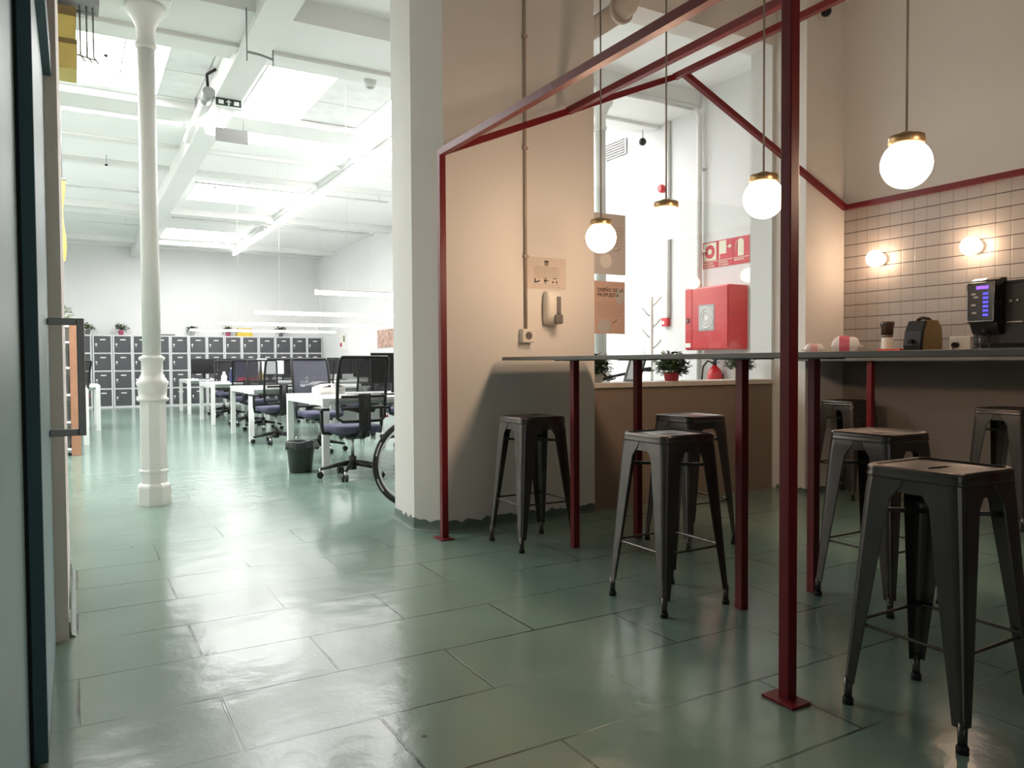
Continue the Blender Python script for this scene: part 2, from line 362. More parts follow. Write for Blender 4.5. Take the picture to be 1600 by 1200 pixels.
# glazed wells: panes in a grid of white bars, a few panes replaced by insulated panels
DULL = {(2, 1, 0), (2, 1, 1), (0, 11, 0), (0, 11, 1), (2, 5, 2), (2, 4, 2)}
GRID = [(12, 2), (5, 1), (6, 3), (2, 1), (2, 1), (4, 3)]
for k, ((x0, x1, y0, y1), (nx, ny)) in enumerate(zip(SK, GRID)):
    w = MB()
    dx, dy = (x1 - x0) / nx, (y1 - y0) / ny
    for i in range(nx + 1): w.box((x0 + i * dx - .006, y0, CZ + .0), (x0 + i * dx + .006, y1, CZ + .05), M['beam'])
    for j in range(ny + 1): w.box((x0, y0 + j * dy - .006, CZ + .0), (x1, y0 + j * dy + .006, CZ + .05), M['beam'])
    fr = struct(w.build('window_%d' % (k + 1)))
    for i in range(nx):
        for j in range(ny):
            mm = M['pane_dull'] if (k, i, j) in DULL else M['pane']
            MB().box((x0 + i * dx + .006, y0 + j * dy + .006, CZ + .006), (x0 + (i + 1) * dx - .006, y0 + (j + 1) * dy - .006, CZ + .02), mm).build('pane', fr)

struct(MB().box((-5, YF, 0), (6.6, YF + .2, CZ), M['wall_hall']).build('wall_far'))
struct(MB().box((XR, 4.72, 0), (XR + .3, YF, CZ), M['wall_hall']).build('wall_right'))
struct(MB().box((-3.7, 4.56, 0), (-3.5, YF, CZ), M['wall_hall']).build('wall_left'))
# dividing pier with a chamfered corner (bar side warm plaster)
pier = [(1.925, 4.99), (1.885, 4.55), (2.02, 4.35), (3.175, 4.35), (3.175, 4.99)]
struct(MB().prism(pier, 0, CZ, M['wall_bar']).build('wall_divider'))
# low wall with sill, lintel, pier right of the opening
struct(MB().box((3.175, 4.46, 0), (5.10, 4.70, .885), M['low_wall']).build('wall_low'))
struct(MB().box((3.175, 4.44, .885), (5.10, 4.73, .922), M['sill'], bev=.004).build('trim_sill'))
struct(MB().box((3.175, 4.46, 3.70), (5.13, 4.70, CZ), M['wall_bar']).build('wall_lintel'))
struct(MB().box((5.10, 4.47, 0), (5.14, 4.70, 3.70), M['wall_hall']).box((5.135, 4.155, 0), (5.62, 4.72, CZ), M['wall_bar']).build('wall_pier'))
struct(MB().box((5.62, -3, 0), (6.6, 4.72, CZ), M['wall_bar']).build('wall_bar_side'))
struct(MB().box((5.608, -2.9, 1.10), (5.62, 4.155, 2.345), M['tiles']).build('trim_tiles'))
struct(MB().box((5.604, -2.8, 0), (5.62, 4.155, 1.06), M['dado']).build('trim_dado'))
struct(MB().box((-1.2, -3.0, 0), (-.99, -2.8, CZ), M['dark_wall']).box((.95, -3.0, 0), (5.62, -2.8, CZ), M['dark_wall']).box((-.99, -3.0, 2.56), (.95, -2.8, CZ), M['dark_wall']).build('wall_rear'))  # unseen rear wall, its gap made for the added fill light
struct(MB().box((-1.2, -2.8, 0), (-1.0, 3.42, CZ), M['dark_wall']).build('wall_entrance'))
struct(MB().box((-3.7, 3.42, 0), (-.038, 4.56, CZ), M['pier_lifted']).build('wall_door_side'))

def skirt(name, path, h=.07, off=.006, closed=False):
    # band of floor paint lapping unevenly up the wall foot, with a cove at the floor
    b = MB(); rnd = random.Random(3); P = []
    for (x0, y0), (x1, y1) in zip(path, path[1:]):
        L = math.hypot(x1 - x0, y1 - y0); n = max(2, int(L / .035))
        for i in range(n): P.append((x0 + (x1 - x0) * i / n, y0 + (y1 - y0) * i / n, (x1 - x0) / L, (y1 - y0) / L))
    P.append((*path[-1], P[-1][2], P[-1][3]))
    R = []
    for x, y, tx, ty in P:
        nx, ny = ty, -tx; hh = h * (1 + rnd.uniform(-.22, .22))
        R.append([(x + nx * off * k, y + ny * off * k, z) for k, z in ((-.4, 0), (4.0, 0.0), (4.0, .002), (1.6, .012), (1.0, .03), (1.0, hh), (-.4, hh))])
    b.rings(R, M['skirt'], True, False)
    return struct(b.build(name))
skirt('baseboard_divider', [(1.925, 4.985), (1.885, 4.55), (2.02, 4.35), (3.17, 4.35)])
skirt('baseboard_pier', [(5.135, 4.44), (5.135, 4.155), (5.6, 4.155)], h=.035, off=.003)
skirt('baseboard_door_side', [(-.038, 3.45), (-.038, 4.55)], h=.07)

# hall beams, girder and slim pipes
def trim(i, lo, hi, m=None): return struct(MB().box(lo, hi, m or M['beam'], bev=.004).build('trim_%d' % i))
# (the last well is unseen behind the pier, added for hall light)
trim(1, (1.30, 5.0, 3.80), (1.56, YF, CZ))
b = MB().box((-3.5, 6.30, 3.86), (XR, 7.10, CZ), M['beam']).box((-3.5, 6.98, 3.822), (XR, 7.12, 3.87), M['beam'], bev=.01).box((-3.5, 7.26, 3.90), (XR, 7.46, CZ), M['beam'])
struct(b.build('trim_2'))
for i, (y, h, d) in enumerate([(9.40, .08, .55), (11.3, .05, .10), (12.55, .07, .14), (15.75, .13, .22), (16.9, .04, .08), (19.95, .12, .25), (20.9, .04, .1)]):
    trim(3 + i, (-3.5, y, CZ - h), (XR, y + d, CZ))
def pipe_run(label, pts, r, m, name='ceiling_pipe', cat='pipe', group=None, clips=()):
    b = MB().tube(pts, r, m, 10)
    t = tag(b.build(name), label, cat, group)
    for c, d in clips: MB().box(Vector(c) - Vector(d), Vector(c) + Vector(d), m).build('clip', t)
    return t
PIP = [(10.9, 3.93, -3.4, 1.2, 'thin white pipe under the ceiling left of the girder, nearest the pale lit strip'),
       (14.2, 3.95, -3.4, 1.2, 'thin white pipe under the ceiling left of the girder, in mid hall'),
       (17.6, 3.95, -3.4, 1.2, 'thin white pipe under the ceiling left of the girder, farthest back'),
       (12.9, 3.93, 1.7, 4.9, 'thin white ceiling pipe in front of the second lit skylight'),
       (16.2, 3.93, 1.7, 5.7, 'thin white ceiling pipe between the two far skylights'),
       (20.3, 3.93, 1.7, 5.8, 'thin white ceiling pipe close to the far hall wall')]
for y, z, x0, x1, lb in PIP:
    pipe_run(lb, [(x0, y, z), (x1, y, z)], .017, M['pipe'], clips=[((x0 + (x1 - x0) * q, y, (z + CZ) / 2), (.008, .008, (CZ - z) / 2)) for q in (.25, .7, .95)])

# cast iron columns
def column(x, y, label):
    c = thing('cast_iron_column', label, 'column', (x, y, 0), 0, 'white cast iron columns')
    s = .0
    hexa = lambda r, rot=PI / 8, n=8: [(r * math.cos(rot + 2 * PI * i / n), r * math.sin(rot + 2 * PI * i / n)) for i in range(n)]
    b = MB().prism(hexa(.122), 0, .135, M['iron_white'])
    b.rings([[(px, py, z) for px, py in hexa(r)] for r, z in ((.122, .135), (.116, .15), (.096, .165), (.096, .24), (.110, .247), (.110, .262), (.100, .27))], M['iron_white'], True, False)
    b.build('plinth', c)
    MB().rings([[(px, py, z) for px, py in hexa(r)] for r, z in ((.099, .262), (.096, .80))], M['iron_white'], True, False).build('pedestal', c)
    MB().lathe([(.095, .79), (.115, .80), (.115, .815), (.099, .825), (.102, .86), (.104, .90), (.113, .92), (.116, .94), (.104, .955), (.086, .985), (.077, 1.0), (.077, 1.10), (.093, 1.115), (.093, 1.13), (.070, 1.145)], (0, 0, 0), M['iron_white'], 28).build('collar', c)
    MB().lathe([(.0665, 1.14), (.0645, 2.2), (.061, 3.48)], (0, 0, 0), M['iron_white'], 28).build('shaft', c)
    MB().lathe([(.061, 3.47), (.076, 3.485), (.079, 3.505), (.064, 3.525), (.064, 3.60), (.072, 3.64), (.10, 3.70), (.14, 3.75), (.145, 3.80)], (0, 0, 0), M['iron_white'], 28).box((-.17, -.17, 3.80), (.17, .17, 3.86), M['iron_white'], bev=.008).build('capital', c)
    return c
column(.52, 6.46, 'white cast iron column with moulded base standing alone on the hall floor')
column(4.79, 6.46, 'white iron column seen behind the glass beside the taped posters')

# ================================================================== LEFT DOOR
dr = bpy.data.objects.new('door_1', None); COL.objects.link(dr); dr.location = (-.10, 2.38, 0); struct(dr)
MB().box((-.022, .004, .012), (.018, 1.2, 2.18), M['blue'], bev=.002).build('leaf', dr)
MB().box((-.0135, -.016, .012), (.020, .006, 2.7), M['blue_dk'], bev=.002).build('leaf_edge', dr)
MB().box((-.0225, -.014, .012), (-.0137, .0, 2.7), M['black_gap']).build('seal', dr)
h = MB()
hx0, hx1, hz0, hz1, hy = .018, .122, .832, 1.235, .82
w = .0125
h.box((hx1 - w, hy - w, hz0 - w), (hx1 + w, hy + w, hz1 + w), M['steel'], bev=.003)
for z in (hz0, hz1): h.box((hx0, hy - w, z - w), (hx1 - w, hy + w, z + w), M['steel'], bev=.003)
h.build('door_handle', dr)
MB().box((.0, .0, 2.18), (.045, 1.75, 2.26), M['blue_dk'], bev=.002).build('head_rail', dr)
struct(MB().box((-.19, -.9, 0), (-.1215, 2.362, CZ), M['blue']).build('trim_door_panel'))

# ================================================================== RED FRAME
fr = thing('red_steel_frame', 'red square-tube house-shaped steel frame around the bar area', 'frame', (1.945, 4.22, 0))
FO = Vector((1.945, 4.22, 0))
def rbar(name, a, b, w=.04, h=.04, up=(0, 0, 1)): return MB().bar(Vector(a) - FO, Vector(b) - FO, w, h, M['red'], up).build(name, fr)
ZT = 2.345; AX, AZ = 3.80, 3.13; YN = 1.635; YB = 4.22
for (x, y) in ((1.945, YB), (1.945, YN)):
    p = MB().box((x - FO.x - .02, y - FO.y - .02, .008), (x - FO.x + .02, y - FO.y + .02, ZT + .02), M['red'], bev=.003).build('post', fr)
    q = MB().box((x - FO.x - .05, y - FO.y - .062, 0), (x - FO.x + .035, y - FO.y + .062, .009), M['red'], bev=.002).build('base_plate', p)
p = MB().box((5.585 - FO.x - .02, YN - FO.y - .02, 1.12), (5.585 - FO.x + .02, YN - FO.y + .02, ZT + .02), M['red'], bev=.003).build('post', fr)
rbar('eaves_rail', (1.945, YB, ZT), (1.945, -1.2, ZT))
rbar('wall_rail', (5.585, YB - .08, ZT), (5.585, -1.2, ZT))
rbar('ridge', (AX, YB, AZ), (AX, -1.2, AZ))
rbar('purlin', (2.87, YB, (ZT + AZ) / 2), (2.87, -1.2, (ZT + AZ) / 2))
for y in (YB, YN, -1.2):
    yy = y
    rbar('rafter', (1.945, yy, ZT), (AX, yy, AZ)); rbar('rafter', (AX, min(yy, 4.13), AZ), (5.59, min(yy, 4.13), ZT))

# ================================================================== HIGH TABLE
TX0, TX1, TY0, TY1, TZ0, TZ1 = 2.385, 3.08, .55, 4.27, 1.089, 1.111
tb = thing('high_bar_table', 'long grey high bar table on square red legs, running out from the beige wall', 'table', ((TX0 + TX1) / 2, 2.9, 0))
o = Vector(((TX0 + TX1) / 2, 2.9, 0))
MB().box(Vector((TX0, TY0, TZ0)) - o, Vector((TX1, TY1, TZ1)) - o, M['table'], bev=.002).build('tabletop', tb)
for y in (3.62, 2.35, 1.07):
    for x in (2.50, 2.965):
        lg = MB().box(Vector((x - .02, y - .02, 0)) - o, Vector((x + .02, y + .02, TZ0 - .004)) - o, M['red'], bev=.0025).build('leg', tb)
        MB().box(Vector((x - .06, y - .12, TZ0 - .005)) - o, Vector((x + .06, y + .12, TZ0)) - o, M['dark_panel']).build('top_plate', lg)

# back counter along the tiled wall
BX0, BZ0, BZ1 = 4.95, 1.072, 1.112
bc = thing('wall_counter', 'grey wall counter under the tiles carrying the coffee machines', 'counter', (5.3, 2.0, 0))
o = Vector((5.3, 2.0, 0))
MB().box(Vector((BX0, -1.5, BZ0)) - o, Vector((5.606, 4.15, BZ1)) - o, M['counter'], bev=.002).build('worktop', bc)
for y in (3.49, 1.9, .3):
    MB().box(Vector((5.0, y - .02, 0)) - o, Vector((5.04, y + .02, BZ0)) - o, M['red'], bev=.0025).build('leg', bc)

# ================================================================== STOOLS
def rrect(hw, r, n=5, z=0.0):
    P = []
    for cx, cyy, a0 in ((hw - r, hw - r, 0), (-hw + r, hw - r, PI / 2), (-hw + r, -hw + r, PI), (hw - r, -hw + r, 3 * PI / 2)):
        for i in range(n + 1):
            a = a0 + PI / 2 * i / n; P.append((cx + r * math.cos(a), cyy + r * math.sin(a), z))
    return P
def stool_leg(sx, sgy):
    # pressed sheet channel: rounded corner, tapering and splaying to the foot
    lv = []
    for z, off, w, r in ((.724, .1505, .128, .034), (.700, .153, .122, .033), (.675, .155, .104, .032), (.655, .156, .092, .031), (.60, .159, .086, .029), (.30, .1765, .058, .022), (.13, .186, .040, .017), (.07, .189, .034, .015)):
        P = []; th = .0035
        def prof(o):
            q = [(off - o - w, off - o)]
            for i in range(6):
                a = PI / 2 - PI / 2 * i / 5; q.append((off - o - r + r * math.cos(a), off - o - r + r * math.sin(a)))
            q.append((off - o, off - o - w)); return q
        a, c = prof(0), prof(th)[::-1]
        lv.append([(x * sx, y * sgy, z) for x, y in a + c])
    b = MB().rings(lv, M['stool'], True, False)
    for f in b.bm.faces: f.smooth = False
    # pressed rib down the corner
    return b
def make_stool():
    t = thing('metal_bar_stool', '', 'stool')
    b = MB()
    prof = [(.150, .036, .722), (.1535, .038, .725), (.1545, .038, .730), (.1525, .038, .734), (.1525, .038, .745), (.1525, .038, .752), (.150, .037, .758), (.146, .035, .7605), (.142, .033, .7605), (.136, .031, .7575), (.130, .028, .7545), (.06, .02, .7525)]
    R = [[(x, y, z) for x, y, _ in rrect(h, r)] for h, r, z in prof]
    R = [[(x, y, prof[i][2]) for x, y, _ in ring] for i, ring in enumerate(R)]
    for i, ring in enumerate(R): R[i] = [(x, y, prof[i][2]) for x, y, z in ring]
    b.rings(R[:-1], M['stool'], False, True)
    # pan with a hand slot
    inner = R[-2]; zi = .7525
    slot = [(.052 * math.copysign(1, math.cos(a)) * min(1, abs(math.cos(a)) * 1.25), .012 * math.sin(a), zi) for a in [PI * 2 * (i + .5) / 24 for i in range(24)]]
    vo = [b.bm.verts.new(p) for p in inner]; vi = [b.bm.verts.new(p) for p in slot]; vd = [b.bm.verts.new((p[0] * .96, p[1] * .8, zi - .014)) for p in slot]
    fs = [b.bm.faces.new((vo[i], vo[(i + 1) % 24], vi[(i + 1) % 24], vi[i])) for i in range(24)]
    b._fin(fs, M['stool'], False)
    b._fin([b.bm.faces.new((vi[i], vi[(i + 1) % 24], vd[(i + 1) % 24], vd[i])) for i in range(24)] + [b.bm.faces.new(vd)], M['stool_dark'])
    b.build('seat', t)
    a = MB()   # apron band under the seat
    a.rings([[(x, y, z) for x, y, _ in rrect(h, .035)] for h, z in ((.1485, .735), (.150, .685), (.147, .685), (.1455, .735))], M['stool'], False, False)
    a.build('apron', t)
    for sx in (-1, 1):
        for s2 in (-1, 1):
            lg = stool_leg(sx, s2).build('leg', t)
            c = .178
            MB().lathe([(.0125, .016), (.0125, .085), (.010, .085)], (sx * c, s2 * c, 0), M['stool'], 12).build('ferrule', lg)
            MB().lathe([(.0165, 0), (.0165, .018), (.0135, .022)], (sx * c, s2 * c, 0), M['rubber'], 12).build('foot', lg)
    for (a0, a1) in (((-1, -1), (1, -1)), ((1, -1), (1, 1)), ((1, 1), (-1, 1)), ((-1, 1), (-1, -1))):
        z = .262; k = .168
        p0, p1 = Vector((a0[0] * k, a0[1] * k, z)), Vector((a1[0] * k, a1[1] * k, z))
        MB().tube([p0 + (p1 - p0) * q for q in (0, .06, .16, .17, .5, .83, .84, .94, 1)], .006, M['stool'], 8, rfun=lambda u: .0085 if u < .2 or u > .8 else .0052).build('footrest', t)
    br = MB()
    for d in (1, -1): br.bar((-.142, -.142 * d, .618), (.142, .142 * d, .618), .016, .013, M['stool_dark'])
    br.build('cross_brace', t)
    return t
ST = [((2.352, 3.855), 'dark metal bar stool nearest the beige wall, left of the first red table leg'),
      ((2.312, 2.61), 'dark metal bar stool in the picture centre at the left side of the high table'),
      ((3.17, 3.385), 'dark metal bar stool across the high table, partly behind the centre stool'),
      ((3.12, 2.125), 'dark metal bar stool behind the nearest stool, beside the second red table leg'),
      ((2.268, 1.345), 'nearest and largest dark metal bar stool, at the lower right corner'),
      ((5.335, 3.905), 'dark metal bar stool pushed into the corner under the wall counter'),
      ((5.30, 2.68), 'dark metal bar stool by the wall counter at the right edge of the picture')]
s0 = make_stool()
for i, ((x, y), lb) in enumerate(ST):
    if i == 0: s0.location = (x, y, 0); s0['label'] = lb; s0['group'] = 'metal bar stools'
    else: dup(s0, (x, y, 0), 0, lb, 'metal bar stools')

# ================================================================== PENDANTS AND SCONCES
def make_pendant():
    t = thing('globe_pendant_lamp', '', 'pendant lamp')
    MB().ball((0, 0, 0), .09, M['globe'], seg=32, rg=20).build('globe', t)
    MB().lathe([(.022, .118), (.03, .112), (.062, .104), (.064, .096), (.064, .078), (.058, .068)], (0, 0, 0), M['brass'], 28).build('cap', t)
    MB().cyl((0, 0, .11), (0, 0, CZ - 1.815 - .02), .0045, M['cord'], seg=8).build('cord', t)
    MB().lathe([(.05, 0), (.05, .022)], (0, 0, CZ - 1.815 - .022), M['brass'], 20).build('ceiling_rose', t)
    return t
p0 = make_pendant()
PE = [(1.757, 'largest glowing globe pendant, hanging nearest at upper right over the tiles'), (2.441, 'glowing globe pendant half hidden by the thick red post'),
      (3.097, 'glowing globe pendant hanging in front of the glass opening centre'), (3.672, 'smallest glowing globe pendant, at the end of the beige wall'),
      (1.12, 'added glowing globe pendant just beyond the right picture edge')]  # last pendant is unseen, added to light the blue door side
for i, (y, lb) in enumerate(PE):
    if i == 0: p0.location = (2.73, y, 1.815); p0['label'] = lb; p0['group'] = 'globe pendants over the high table'
    else: dup(p0, (2.73, y, 1.815), 0, lb, 'globe pendants over the high table')
def sconce():
    t = thing('globe_wall_lamp', '', 'wall lamp')
    MB().ball((-.10, 0, 0), .066, M['globe_wall'], seg=28, rg=16).build('globe', t)
    MB().lathe([(.042, -.045), (.05, -.03), (.05, 0)], (0, 0, 0), M['white_pl'], 24, axis='x').build('wall_base', t)
    return t
w0 = sconce()
for i, (y, lb) in enumerate([(3.80, 'glowing globe wall lamp nearest the corner on the tiles'), (3.06, 'glowing globe wall lamp above the big coffee machine'), (2.35, 'glowing globe wall lamp on the tiles just beyond the right picture edge')]):
    if i == 0: w0.location = (5.608, y, 1.88); w0['label'] = lb; w0['group'] = 'globe wall lamps on the tiles'
    else: dup(w0, (5.608, y, 1.88), 0, lb, 'globe wall lamps on the tiles')

# ================================================================== BEIGE WALL FITTINGS  (face Y = 4.35)
YW = 4.35
cd = pipe_run('thin taupe cable conduit running down the beige wall to the socket', [(2.607, YW - .012, CZ), (2.607, YW - .012, 1.30)], .010, M['conduit'], 'cable_conduit', 'conduit',
              clips=[((2.607, YW - .011, z), (.018, .011, .008)) for z in (3.22, 2.49, 1.78)])
so = thing('wall_socket', 'cream surface socket at the foot of the wall conduit', 'socket', (2.605, YW, 1.252))
MB().box((-.045, -.052, -.045), (.045, 0, .045), M['cream_pl'], bev=.005).build('housing', so)
MB().lathe([(.026, -.053), (.022, -.054), (.019, -.053), (.019, -.050)], (0, 0, 0), M['grey_pl'], 20, axis='y').cyl((-.009, -.056, 0), (-.009, -.05, 0), .003, M['black']).cyl((.009, -.056, 0), (.009, -.05, 0), .003, M['black']).build('outlet', so)
sd = thing('soap_dispenser', 'cream hand gel dispenser with grey lever on the beige wall', 'dispenser', (2.795, YW, 1.44))
b = MB()
R = []
for z, w_, d in ((-.112, .040, .045), (-.10, .054, .07), (-.06, .060, .088), (.0, .062, .095), (.07, .060, .092), (.10, .054, .08), (.115, .042, .06)):
    R.append([(w_ * math.copysign(abs(math.cos(a)) ** .55, math.cos(a)), -d * .5 - d * .5 * math.copysign(abs(math.sin(a)) ** .7, math.sin(a)), z) for a in [2 * PI * i / 28 for i in range(28)]])
b.rings(R, M['cream_pl'], True, True).build('housing', sd)
MB().box((.002, -.104, -.045), (.034, -.088, .075), M['grey_pl'], bev=.007).build('window', sd)
MB().box((-.012, -.112, -.108), (.046, -.080, -.045), M['grey_pl'], bev=.010).build('lever', sd)
# notice about washing hands
nt_ = thing('laminated_notice', 'laminated hand-cleaning notice with three small drawings taped above the dispenser', 'notice', (2.78, YW - .001, 1.675))
MB().box((-.155, -.0015, -.107), (.155, 0, .107), M['paper_film']).build('sheet', nt_)
b = MB()
b.box((-.020, -.0022, .072), (.012, -.0015, .086), M['ink']).box((-.020, -.0022, .062), (.012, -.0015, .068), M['ink']).box((-.020, -.0022, .052), (.012, -.0015, .057), M['ink'])
b.build('logo', nt_)
b = MB(); rnd = random.Random(5)
for i in range(9):
    z = .042 - i * .0088; e = rnd.uniform(0, .03)
    x = -.11 + e * .5
    while x < .105 - e:
        L = rnd.uniform(.008, .022); b.box((x, -.0022, z - .0011), (min(x + L, .108), -.0015, z + .0011), M['ink_mid']); x += L + .004
for z in (-.078, -.092): b.box((-.12, -.0022, z), (.11, -.0015, z + .0015), M['ink_mid'])
b.build('printed_lines', nt_)
b = MB()
for cx in (-.085, -.012, .062):
    pass
b.box((-.10, -.0022, -.066), (-.091, -.0015, -.036), M['ink']).tube([(-.094, -.0018, -.056), (-.075, -.0018, -.060), (-.058, -.0018, -.048)], .0045, M['ink'], 6)
b.ball((-.014, -.0018, -.050), .012, M['ink'], 1, .08, .7).tube([(-.028, -.0018, -.036), (-.008, -.0018, -.034), (.0, -.0018, -.042)], .0025, M['ink'], 6).tube([(-.014, -.0018, -.050), (.014, -.0018, -.048)], .003, M['ink'], 6).tube([(-.026, -.0018, -.065), (-.004, -.0018, -.066)], .002, M['ink'], 6)
b.ball((.048, -.0018, -.056), .008, M['ink'], 1, .1, .8).ball((.078, -.0018, -.056), .007, M['ink'], .7, .1, 1.6).tube([(.05, -.0018, -.034), (.066, -.0018, -.030), (.076, -.0018, -.036)], .0025, M['ink'], 6)
b.build('hand_drawings', nt_)

# ================================================================== GLASS, POSTERS, SILL THINGS
YG = 4.452
struct(MB().box((3.176, YG - .004, .9225), (5.098, YG + .004, 2.325), M['glass']).build('window_7'))
MZ = YG - .0055
def poster(name, label, x0, x1, z0, z1, m):
    t = thing(name, label, 'poster', ((x0 + x1) / 2, MZ, (z0 + z1) / 2)); w_, h_ = (x1 - x0) / 2, (z1 - z0) / 2
    MB().box((-w_, -.0004, -h_), (w_, .0004, h_), m).build('sheet', t)
    return t, w_, h_
pt, pw, ph = poster('glass_poster', 'grey printed poster sheet taped on the glass behind the smallest pendant', 3.11, 3.528, 1.71, 2.148, M['paper_grey'])
b = MB()
for i in range(7): b.box((-.02, -.0009, .12 - i * .022), (.17, -.0004, .1235 - i * .022), M['ink_soft'])
b.build('printed_lines', pt)
MB().tube([(.10, -.0007, -.05), (.13, -.0007, -.045), (.165, -.0007, -.025)], .003, M['ink_mid'], 6).build('printed_tick', pt)
MB().ball((.03, -.0004, -.12), .055, M['paper'], 1, .01, 1).build('printed_circle', pt)
pt, pw, ph = poster('glass_poster', 'pink poster headed DISENO DE LA PROPUESTA taped on the glass', 3.11, 3.522, 1.28, 1.66, M['paper_pink'])
pt['label'] = 'pink poster headed DISEÑO DE LA PROPUESTA taped on the glass above the table'
text('heading', 'DISEÑO DE LA\nPROPUESTA', .036, M['ink'], pt, basis((-.045, -.0007, .115), (1, 0, 0), (0, 0, 1)), .0002, bold=True)
b = MB()
for i in range(8): b.box((-.045, -.0009, .035 - i * .014), (.185, -.0004, .0375 - i * .014), M['ink_soft'])
MB().box((.06, -.0009, .165), (.185, -.0004, .168), M['ink_soft']).build('printed_caption', pt)
b.build('printed_lines', pt)
b = MB()
b.tube([(.09, -.0007, -.105), (.10, -.0007, -.112), (.135, -.0007, -.085)], .0035, M['ink_mid'], 6)
b.build('printed_tick', pt)
MB().ball((.02, -.0004, -.135), .06, M['paper_grey'], 1, .008, .85).build('printed_circle', pt)
MB().ball((.16, -.0004, .085), .055, M['paper_grey'], .75, .008, 1.1).build('printed_circle', pt)

def leaf(b, p, d, L, w, m, upv=Vector((0, 0, 1))):
    d = d.normalized(); s = d.cross(upv)
    s = s.normalized() if s.length > 1e-3 else Vector((1, 0, 0)); n = s.cross(d)
    q = [p, p + d * L * .3 + s * w * .8 + n * L * .06, p + d * L * .65 + s * w + n * L * .05, p + d * L - n * L * .08, p + d * L * .65 - s * w + n * L * .05, p + d * L * .3 - s * w * .8 + n * L * .06]
    f = b.bm.faces.new([b.bm.verts.new(v) for v in q]); b._fin([f], m)
def plant(name, label, loc, pot_m, pr, ph_, fr_, fh, n=170, leafm=None, seed=1, cone=.78, lL=.045, group=None, leafw=.012):
    t = thing(name, label, 'potted plant', loc, 0, group); rnd = random.Random(seed)
    MB().lathe([(pr * cone, 0), (pr * .98, ph_ * .86), (pr * 1.05, ph_ * .87), (pr * 1.05, ph_), (pr * .93, ph_), (pr * .9, ph_ * .85)], (0, 0, 0), pot_m, 22).build('pot', t)
    MB().lathe([(pr * .92, ph_ * .86), (.001, ph_ * .9)], (0, 0, 0), M['soil'], 18, cap=False).build('soil', t)
    b = MB()
    for i in range(12):
        a = rnd.uniform(0, 2 * PI); r = fr_ * rnd.uniform(.2, .85)
        b.tube([(0, 0, ph_ * .86), (r * .4 * math.cos(a), r * .4 * math.sin(a), ph_ + fh * .35), (r * math.cos(a), r * math.sin(a), ph_ + fh * rnd.uniform(.45, .85))], .0022, M['leaf'], 5)
    for i in range(n):
        a = rnd.uniform(0, 2 * PI); e = rnd.uniform(-.9, 1.45); rr = rnd.uniform(.35, 1.0)
        p = Vector((math.cos(a) * math.cos(e) * fr_ * rr, math.sin(a) * math.cos(e) * fr_ * rr, ph_ + fh * .30 + math.sin(e) * fh * .62 * rr))
        d = Vector((math.cos(a + rnd.uniform(-.8, .8)), math.sin(a + rnd.uniform(-.8, .8)), rnd.uniform(-.5, .9)))
        leaf(b, p, d, lL * rnd.uniform(.7, 1.25), leafw * rnd.uniform(.8, 1.3), (leafm or M['leaf']) if rnd.random() < .8 else M['leaf_l'])
    b.build('foliage', t, recalc=False)
    return t
SZ = .922
plant('potted_plant', 'bushy green plant in a pale pot on the sill beside the beige wall', (3.37, 4.60, SZ), M['pot_white'], .060, .075, .105, .15, 620, seed=2, lL=.042, leafw=.014)
plant('potted_plant', 'bushy green plant in a coral red pot standing mid sill', (4.11, 4.60, SZ), M['pot_red'], .066, .072, .125, .165, 800, seed=3, lL=.046, leafw=.015)
plant('potted_plant', 'trailing green plant in a beige pot on the sill behind the red table leg', (4.86, 4.59, SZ), M['cream_pl'], .066, .10, .115, .11, 520, seed=4, lL=.042, leafw=.014)
pf = thing('photo_frame', 'small black photo frame leaning on the sill between two plants', 'photo frame', (3.70, 4.585, SZ))
T = Matrix.Rotation(math.radians(20), 4, 'Y')
def pfp(name, lo, hi, m): MB().box(lo, hi, m, bev=.002).xf(T).build(name, pf)
b = MB().box((-.012, -.095, 0), (.0, .095, .018), M['black']).box((-.012, -.095, .172), (0, .095, .19), M['black']).box((-.012, -.095, .018), (0, -.077, .172), M['black']).box((-.012, .077, .018), (0, .095, .172), M['black'])
b.xf(T).build('frame', pf)
pfp('picture', (-.008, -.077, .018), (-.003, .077, .172), M['grey_frame'])
MB().bar((.045, 0, .12), (.075, 0, .0), .03, .004, M['black']).build('easel_strut', pf)

# ================================================================== HALL RIGHT WALL FITTINGS  (face X = 6.05)
fb = thing('fire_hose_cabinet', 'red fire hose cabinet with round emblem mounted on the white wall behind the glass', 'cabinet', (XR, 5.925, 1.195))
MB().box((-.27, -.315, 0), (-.001, .315, .665), M['fire'], bev=.006).build('body', fb)
dd = MB().box((-.284, -.305, .012), (-.2701, .205, .653), M['fire'], bev=.004).build('door', fb)
MB().box((-.284, .209, .012), (-.2701, .31, .653), M['fire'], bev=.004).build('lock_panel', fb)
MB().box((-.289, .245, .29), (-.2841, .285, .34), M['black'], bev=.002).box((-.292, .258, .305), (-.288, .272, .325), M['steel']).build('latch', fb)
MB().box((-.2860, .225, .03), (-.2843, .305, .075), M['label']).build('sticker', fb)
e = MB().box((-.2868, -.125, .20), (-.2843, .105, .475), M['grey_frame'], bev=.0008).build('window_plate', dd)
MB().box((-.2875, -.11, .215), (-.2868, .09, .46), M['paper_grey']).build('plate_face', e)
b = MB()
for r_ in (.092, .062):
    b.tube([(-.288, -.01 + r_ * math.cos(a), .337 + r_ * 1.12 * math.sin(a)) for a in [2 * PI * i / 40 for i in range(40)]], .006, M['label'], 6, closed=True)
b.ball((-.2878, -.01, .337), .026, M['label'], .04, 1, 1.1)
b.build('emblem', e)
sg = thing('fire_safety_sign', 'red and cream sign board with hose reel, alarm button and extinguisher pictograms', 'sign', (XR, 5.925, 2.09))
